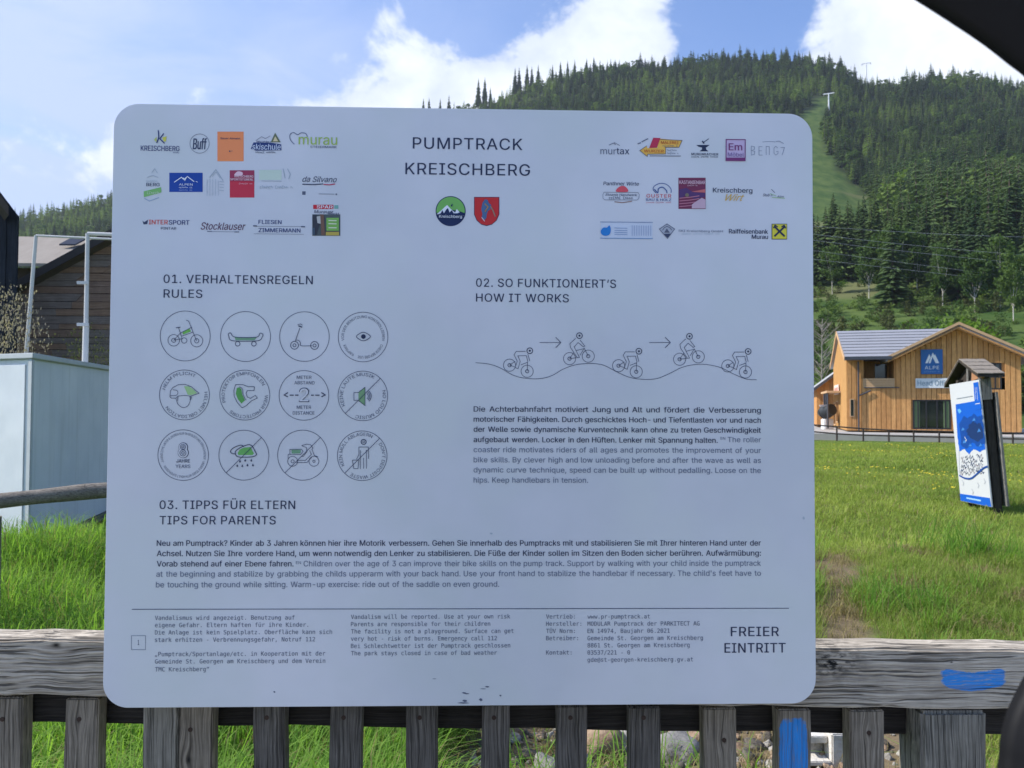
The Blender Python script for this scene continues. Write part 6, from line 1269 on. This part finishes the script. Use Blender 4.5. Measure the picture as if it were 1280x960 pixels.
    for j in range(5):
        for i in range(8):
            x = 1201.5+i*3.6+rr.uniform(-1.2, 1.2); y = 573+j*4.8-i*.3+rr.uniform(-1.2, 1.2); hh = rr.uniform(.6, 1.5); g.line([(x, y+rr.uniform(-2, 2)), (x+rr.uniform(.6, 1.6), y-2.2*hh), (x+1.9, y+1.6*hh), (x+rr.uniform(2.2, 4), y-rr.uniform(-1, 2.4))], rr.uniform(.5, 1.1), rr.choice([b3, C(60, 70, 95), C(110, 95, 110)]), 2)
    g.line([(1199.5, 594), (1206, 597.5), (1214, 598), (1222, 592), (1230, 585), (1235, 583)], 2.2, b2, 4, False, True)
    g.poly([(1200.2, 617), (1237.5, 622.5), (1239.4, 633.6), (1201, 625.6)], bl, 1); g.line([(1208.5, 622.4), (1226.5, 625.8)], 2.0, C(150, 190, 230), 3)
    g.poly([(1217, 478.5), (1223, 477.3), (1227.4, 511), (1219.6, 513)], bl, 3); g.line([(1219.6, 484), (1220.6, 499)], .8, wt, 5); g.line([(1221.6, 483.6), (1222.8, 500)], .8, wt, 5); g.line([(1219.8, 505), (1225.6, 504)], .8, wt, 5)
    g.line([(1196, 498.3), (1205, 497), (1216, 495)], .9, gy, 2)
    g.build('poster_print', root)
build_board()

# ------------------------------------------------------------------ stream bed: stones, rubble, pale ledges
def ground_at(x, y):
    d = ray(x, y); t = 1.0
    for _ in range(60):
        P = EYE+d*t; h = P.z-Hs(P.x, P.y)
        if abs(h) < 1e-3: break
        t += h/max(-d.z, .05)*.7
    return EYE+d*t
def rock_mb(rs, mat, rough=.28):
    bm = bmesh.new(); bmesh.ops.create_icosphere(bm, subdivisions=3, radius=1); o = Vector((rs*3.7, rs*1.3, 0))
    for v in bm.verts:
        c = v.co.normalized(); d = 1+rough*mnoise.noise(c*1.1+o)*1.6+rough*.35*mnoise.noise(c*3+o); c2 = c*d
        for n_ in range(5):       # flat broken faces
            q = Vector((math.sin(rs*2.1+n_*1.9), math.cos(rs+n_*2.6), math.sin(n_*1.3+rs*.7))).normalized(); s = c2.dot(q)
            if s > .80: c2 -= q*(s-.80)*.8
        v.co = c2
    me = bpy.data.meshes.new('rock'); bm.to_mesh(me); bm.free(); me.materials.append(mat); me.polygons.foreach_set('use_smooth', [True]*len(me.polygons)); return me
def rockmat(name, a, b):
    k = NT(name); p = k.pos(); n = k.noise(p, 14, 7, .65); n2 = k.noise(p, 70, 4, .6); k.col(k.mix(k.rng(n, .3, .7), a, b)); k.rough(.9); k.bump(k.math('ADD', n, k.math('MULTIPLY', n2, .5)), .7, .02); return k.m
def build_stones():
    ms = [rockmat('grey_stone', (.12, .115, .11), (.30, .285, .26)), rockmat('rusty_stone', (.17, .105, .065), (.38, .28, .19)), rockmat('pale_stone', (.25, .235, .205), (.42, .395, .345)), rockmat('dark_stone', (.05, .042, .035), (.15, .13, .105))]
    L = [(747, 950, .115, 1.5, 1, 'tall rusty boulder seen between the fence slats'), (781, 944, .10, 1.15, 2, 'pale rounded boulder right of the rusty boulder'), (846, 946, .13, .8, 0, 'grey broken boulder between the fence slats right of centre'),
         (868, 930, .07, .8, 1, 'small brown stone beside the grey broken boulder'), (735, 930, .06, .9, 2, 'small pale stone behind the rusty boulder'), (660, 948, .06, .7, 3, 'dark flat stone on the stream bank left of the boulders'), (685, 962, .08, .7, 0, 'grey stone low at the foot of the stream bank'),
         (610, 935, .07, .7, 3, 'dark stone behind the slat at the left end of the stream bank'), (800, 965, .10, .8, 3, 'dark stone at the bottom between two slats'), (895, 955, .09, .8, 0, 'grey stone partly hidden by the brown slat'), (940, 935, .05, .8, 3, 'small dark stone left of the blue slat'), (722, 968, .10, .8, 0, 'grey stone in front of the rusty boulder'), (640, 918, .045, .8, 1, 'small brown stone high on the stream bank')]
    for i, (x, y, r, hs, mi, lab) in enumerate(L):
        P = ground_at(x, y); o = bpy.data.objects.new('rock', rock_mb(i+2, ms[mi])); COL.objects.link(o); o.location = (P.x, P.y, P.z+r*hs*.25); o.scale = (r, r*.9, r*hs); o.rotation_euler = (random.uniform(-.3, .3), random.uniform(-.3, .3), random.uniform(0, 6)); tag(o, lab, 'rock', 'stones in the stream bed')
    pr = [bpy.data.objects.new('r', rock_mb(30+i, ms[i])) for i in range(4)]; n = 2600
    x = rng.normal(.75, .75, n); y = rng.uniform(3.3, 5.4, n); P = np.stack([x, y, H(x, y)+.003], 1); s = rng.gamma(2.0, .008, n)+.006
    scatter('gravel', P, rng.uniform(0, 6, (n, 3)), np.stack([s, s*.8, s*.6], 1), rng.choice([0, 1, 1, 3, 3, 3, 2], n), pr, 'loose gravel and rubble on the dry stream bank', 'gravel')
    pc = rockmat('pale_concrete', (.50, .47, .42), (.68, .65, .60)); root0 = ground_at(1038, 960)
    root = empty('concrete_ledge', (root0.x, root0.y, root0.z-.1), 'pale concrete block with stepped ledges behind the fence right of the blue slat', 'ledge')
    def Q(x, y, Y=3.7): return at(x, y, Y)
    a, b = Q(1040, 918), Q(1062, 990); m = MB(); m.box((a.x, 3.7, root0.z-.5), (b.x, 3.9, a.z), pc); m.build('upright_block', root, bevel=.006)
    for (y0, y1, Yo) in ((925, 934, 3.74), (952, 958, 3.70)): a, b = Q(1006, y0), Q(1039.5, y1); m = MB(); m.box((a.x, Yo, b.z), (b.x, Yo+.25, a.z), pc); m.build('ledge_board', root, bevel=.004)
    a, b = Q(1006, 934), Q(1039.5, 1010); m = MB(); m.box((a.x, 3.79, root0.z-.5), (b.x-.002, 3.95, a.z), rockmat('grey_concrete', (.26, .25, .24), (.40, .39, .37))); m.build('back_block', root)
build_stones()

# ------------------------------------------------------------------ cables and ski-lift masts
def build_cables():
    cm = plain('pale_cable', (.42, .43, .44), .6); Y = 150
    rows = [((860, 272), (1016, 291), (1280, 320), (1500, 330)), ((860, 280), (1016, 297), (1280, 332), (1500, 345)), ((860, 293), (1016, 309), (1280, 351), (1500, 372)), ((860, 268), (1016, 283), (1280, 296), (1500, 298)), ((860, 305), (1060, 330), (1280, 352.5), (1500, 377))]
    for i, r in enumerate(rows):
        x = np.array([q[0] for q in r], float); y = np.array([q[1] for q in r], float); cf = np.polyfit(x, y, 2); pts = [at(q, np.polyval(cf, q), Y+i*1.5) for q in np.linspace(x[0], x[-1], 30)]
        m = MB(); m.tube(pts, .028, cm, 5); o = m.build('power_cable', loc=pts[0]); tag(o, ['second pale power cable from the top across the dark forest', 'third pale power cable from the top across the dark forest', 'fourth pale power cable from the top across the dark forest', 'uppermost pale power cable across the dark forest', 'lowest pale power cable across the dark forest'][i], 'cable', 'power cables crossing before the forest')
    st = plain('white_mast_steel', (.70, .72, .74), .5)
    for (x, yb, yt, lab) in ((1036, 139, 117, 'white ski-lift mast at the upper edge of the grassy run'), (1083, 99, 79, 'farther small ski-lift mast on the skyline')):
        d = ray(x, yb); r = 835
        if x < 1050:
            q = Vector((d.x, d.y, 0)).normalized(); r = min((abs(to_px((q.x*t, q.y*t, Hs(q.x*t, q.y*t)))[1]-yb), t) for t in range(400, 850, 5))[1]
        dh = Vector((d.x, d.y, 0)).normalized(); X, Yy = dh.x*r, dh.y*r; z0 = Hs(X, Yy)-1; dep = (Vector((X, Yy, 0))).dot(fwd)
        zt = EYE.z+d.z*0+((ray(x, yt)).z/math.hypot(ray(x, yt).x, ray(x, yt).y))*r
        root = empty('lift_mast', (X, Yy, z0), lab, 'mast', 'ski-lift masts'); s = Vector((dh.y, -dh.x, 0)); T = Vector((X, Yy, zt))
        m = MB(); m.bar((X, Yy, z0), T, .75, .5, st, 8); m.build('shaft', root); m = MB(); m.obox(T-s*4.2-dh*.35-Zv*.35, s*8.4, dh*.7, Zv*.7, st); m.build('cross_arm', root)
        for q in (-3.9, 3.9): m = MB(); m.obox(T+s*q-dh*2-s*.3-Zv*1.0, s*.6, dh*4, Zv*.6, st); m.build('pulley_bank', root)
build_cables()

# ------------------------------------------------------------------ car window frame round the view
def build_car():
    k = NT('black_window_rubber'); k.col((.006, .006, .007)); k.rough(.6); k.spec(.2); blk = k.m
    inner = [(1246, 960), (1249.5, 925), (1258, 890), (1276, 852), (1300, 810), (1330, 720), (1345, 600), (1350, 450), (1342, 300), (1325, 190), (1300, 118), (1280, 96), (1262, 82), (1230, 57), (1190, 30), (1143, 0), (1080, -38), (900, -95), (600, -125), (200, -125), (-150, -110), (-230, 0), (-260, 450), (-240, 900), (-150, 1080), (200, 1130), (800, 1130), (1150, 1120), (1225, 1060)]
    Y = .34; sm = catmull(inner, True, 4); cen = np.array([540, 500.])
    P = [at(x, y, Y) for x, y in sm]; n = len(P)
    nr = []
    for i in range(n):
        t = (P[(i+1) % n]-P[i-1]).normalized(); o = Vector((t.z, 0, -t.x)); c = at(540, 500, Y)
        if o.dot(P[i]-c) < 0: o = -o
        nr.append(o)
    root = empty('car_door', (at(540, 1130, Y).x, Y, 0.25), 'black car door frame edging the view at the upper and lower right', 'car door')
    prof = [(0, .0), (.003, -.006), (.03, -.020), (.085, -.030), (.12, -.025), (.12, .0), (.07, .012), (.03, .010)]
    m = MB(); vs = []
    for i in range(n):
        for (a, b) in prof: vs.append(P[i]+nr[i]*a+Vector((0, b, 0)))
    q = len(prof); fs = [(i*q+j, ((i+1) % n)*q+j, ((i+1) % n)*q+(j+1) % q, i*q+(j+1) % q) for i in range(n) for j in range(q)]
    m.add(vs, fs, blk, True); o = m.build('window_frame', root)
    bm = bmesh.new(); bm.from_mesh(o.data); bmesh.ops.recalc_face_normals(bm, faces=bm.faces); bm.to_mesh(o.data); bm.free()
    a, b = at(-260, 1135, Y), at(1290, 1135, Y); m = MB(); m.box((a.x, Y-.09, .25), (b.x, Y+.005, a.z-.03), blk); m.build('door_panel', root, bevel=.012)
build_car()
def build_haze():
    mt = bpy.data.materials.new('haze_air'); mt.use_nodes = True; t = mt.node_tree; t.nodes.remove(t.nodes['Principled BSDF'])
    v = t.nodes.new('ShaderNodeVolumePrincipled'); v.inputs['Color'].default_value = (.78, .88, 1, 1); v.inputs['Density'].default_value = 0.00011; v.inputs['Anisotropy'].default_value = .2
    t.links.new(v.outputs[0], t.nodes['Material Output'].inputs['Volume'])
    m = MB(); m.box((-1500, -1450, -230), (1500, 1480, 760), mt); tag(m.build('haze'), kind='stuff')
if HAZE: build_haze()
print('TRIS', sum(len(o.data.polygons) for o in bpy.data.objects if o.type == 'MESH'))
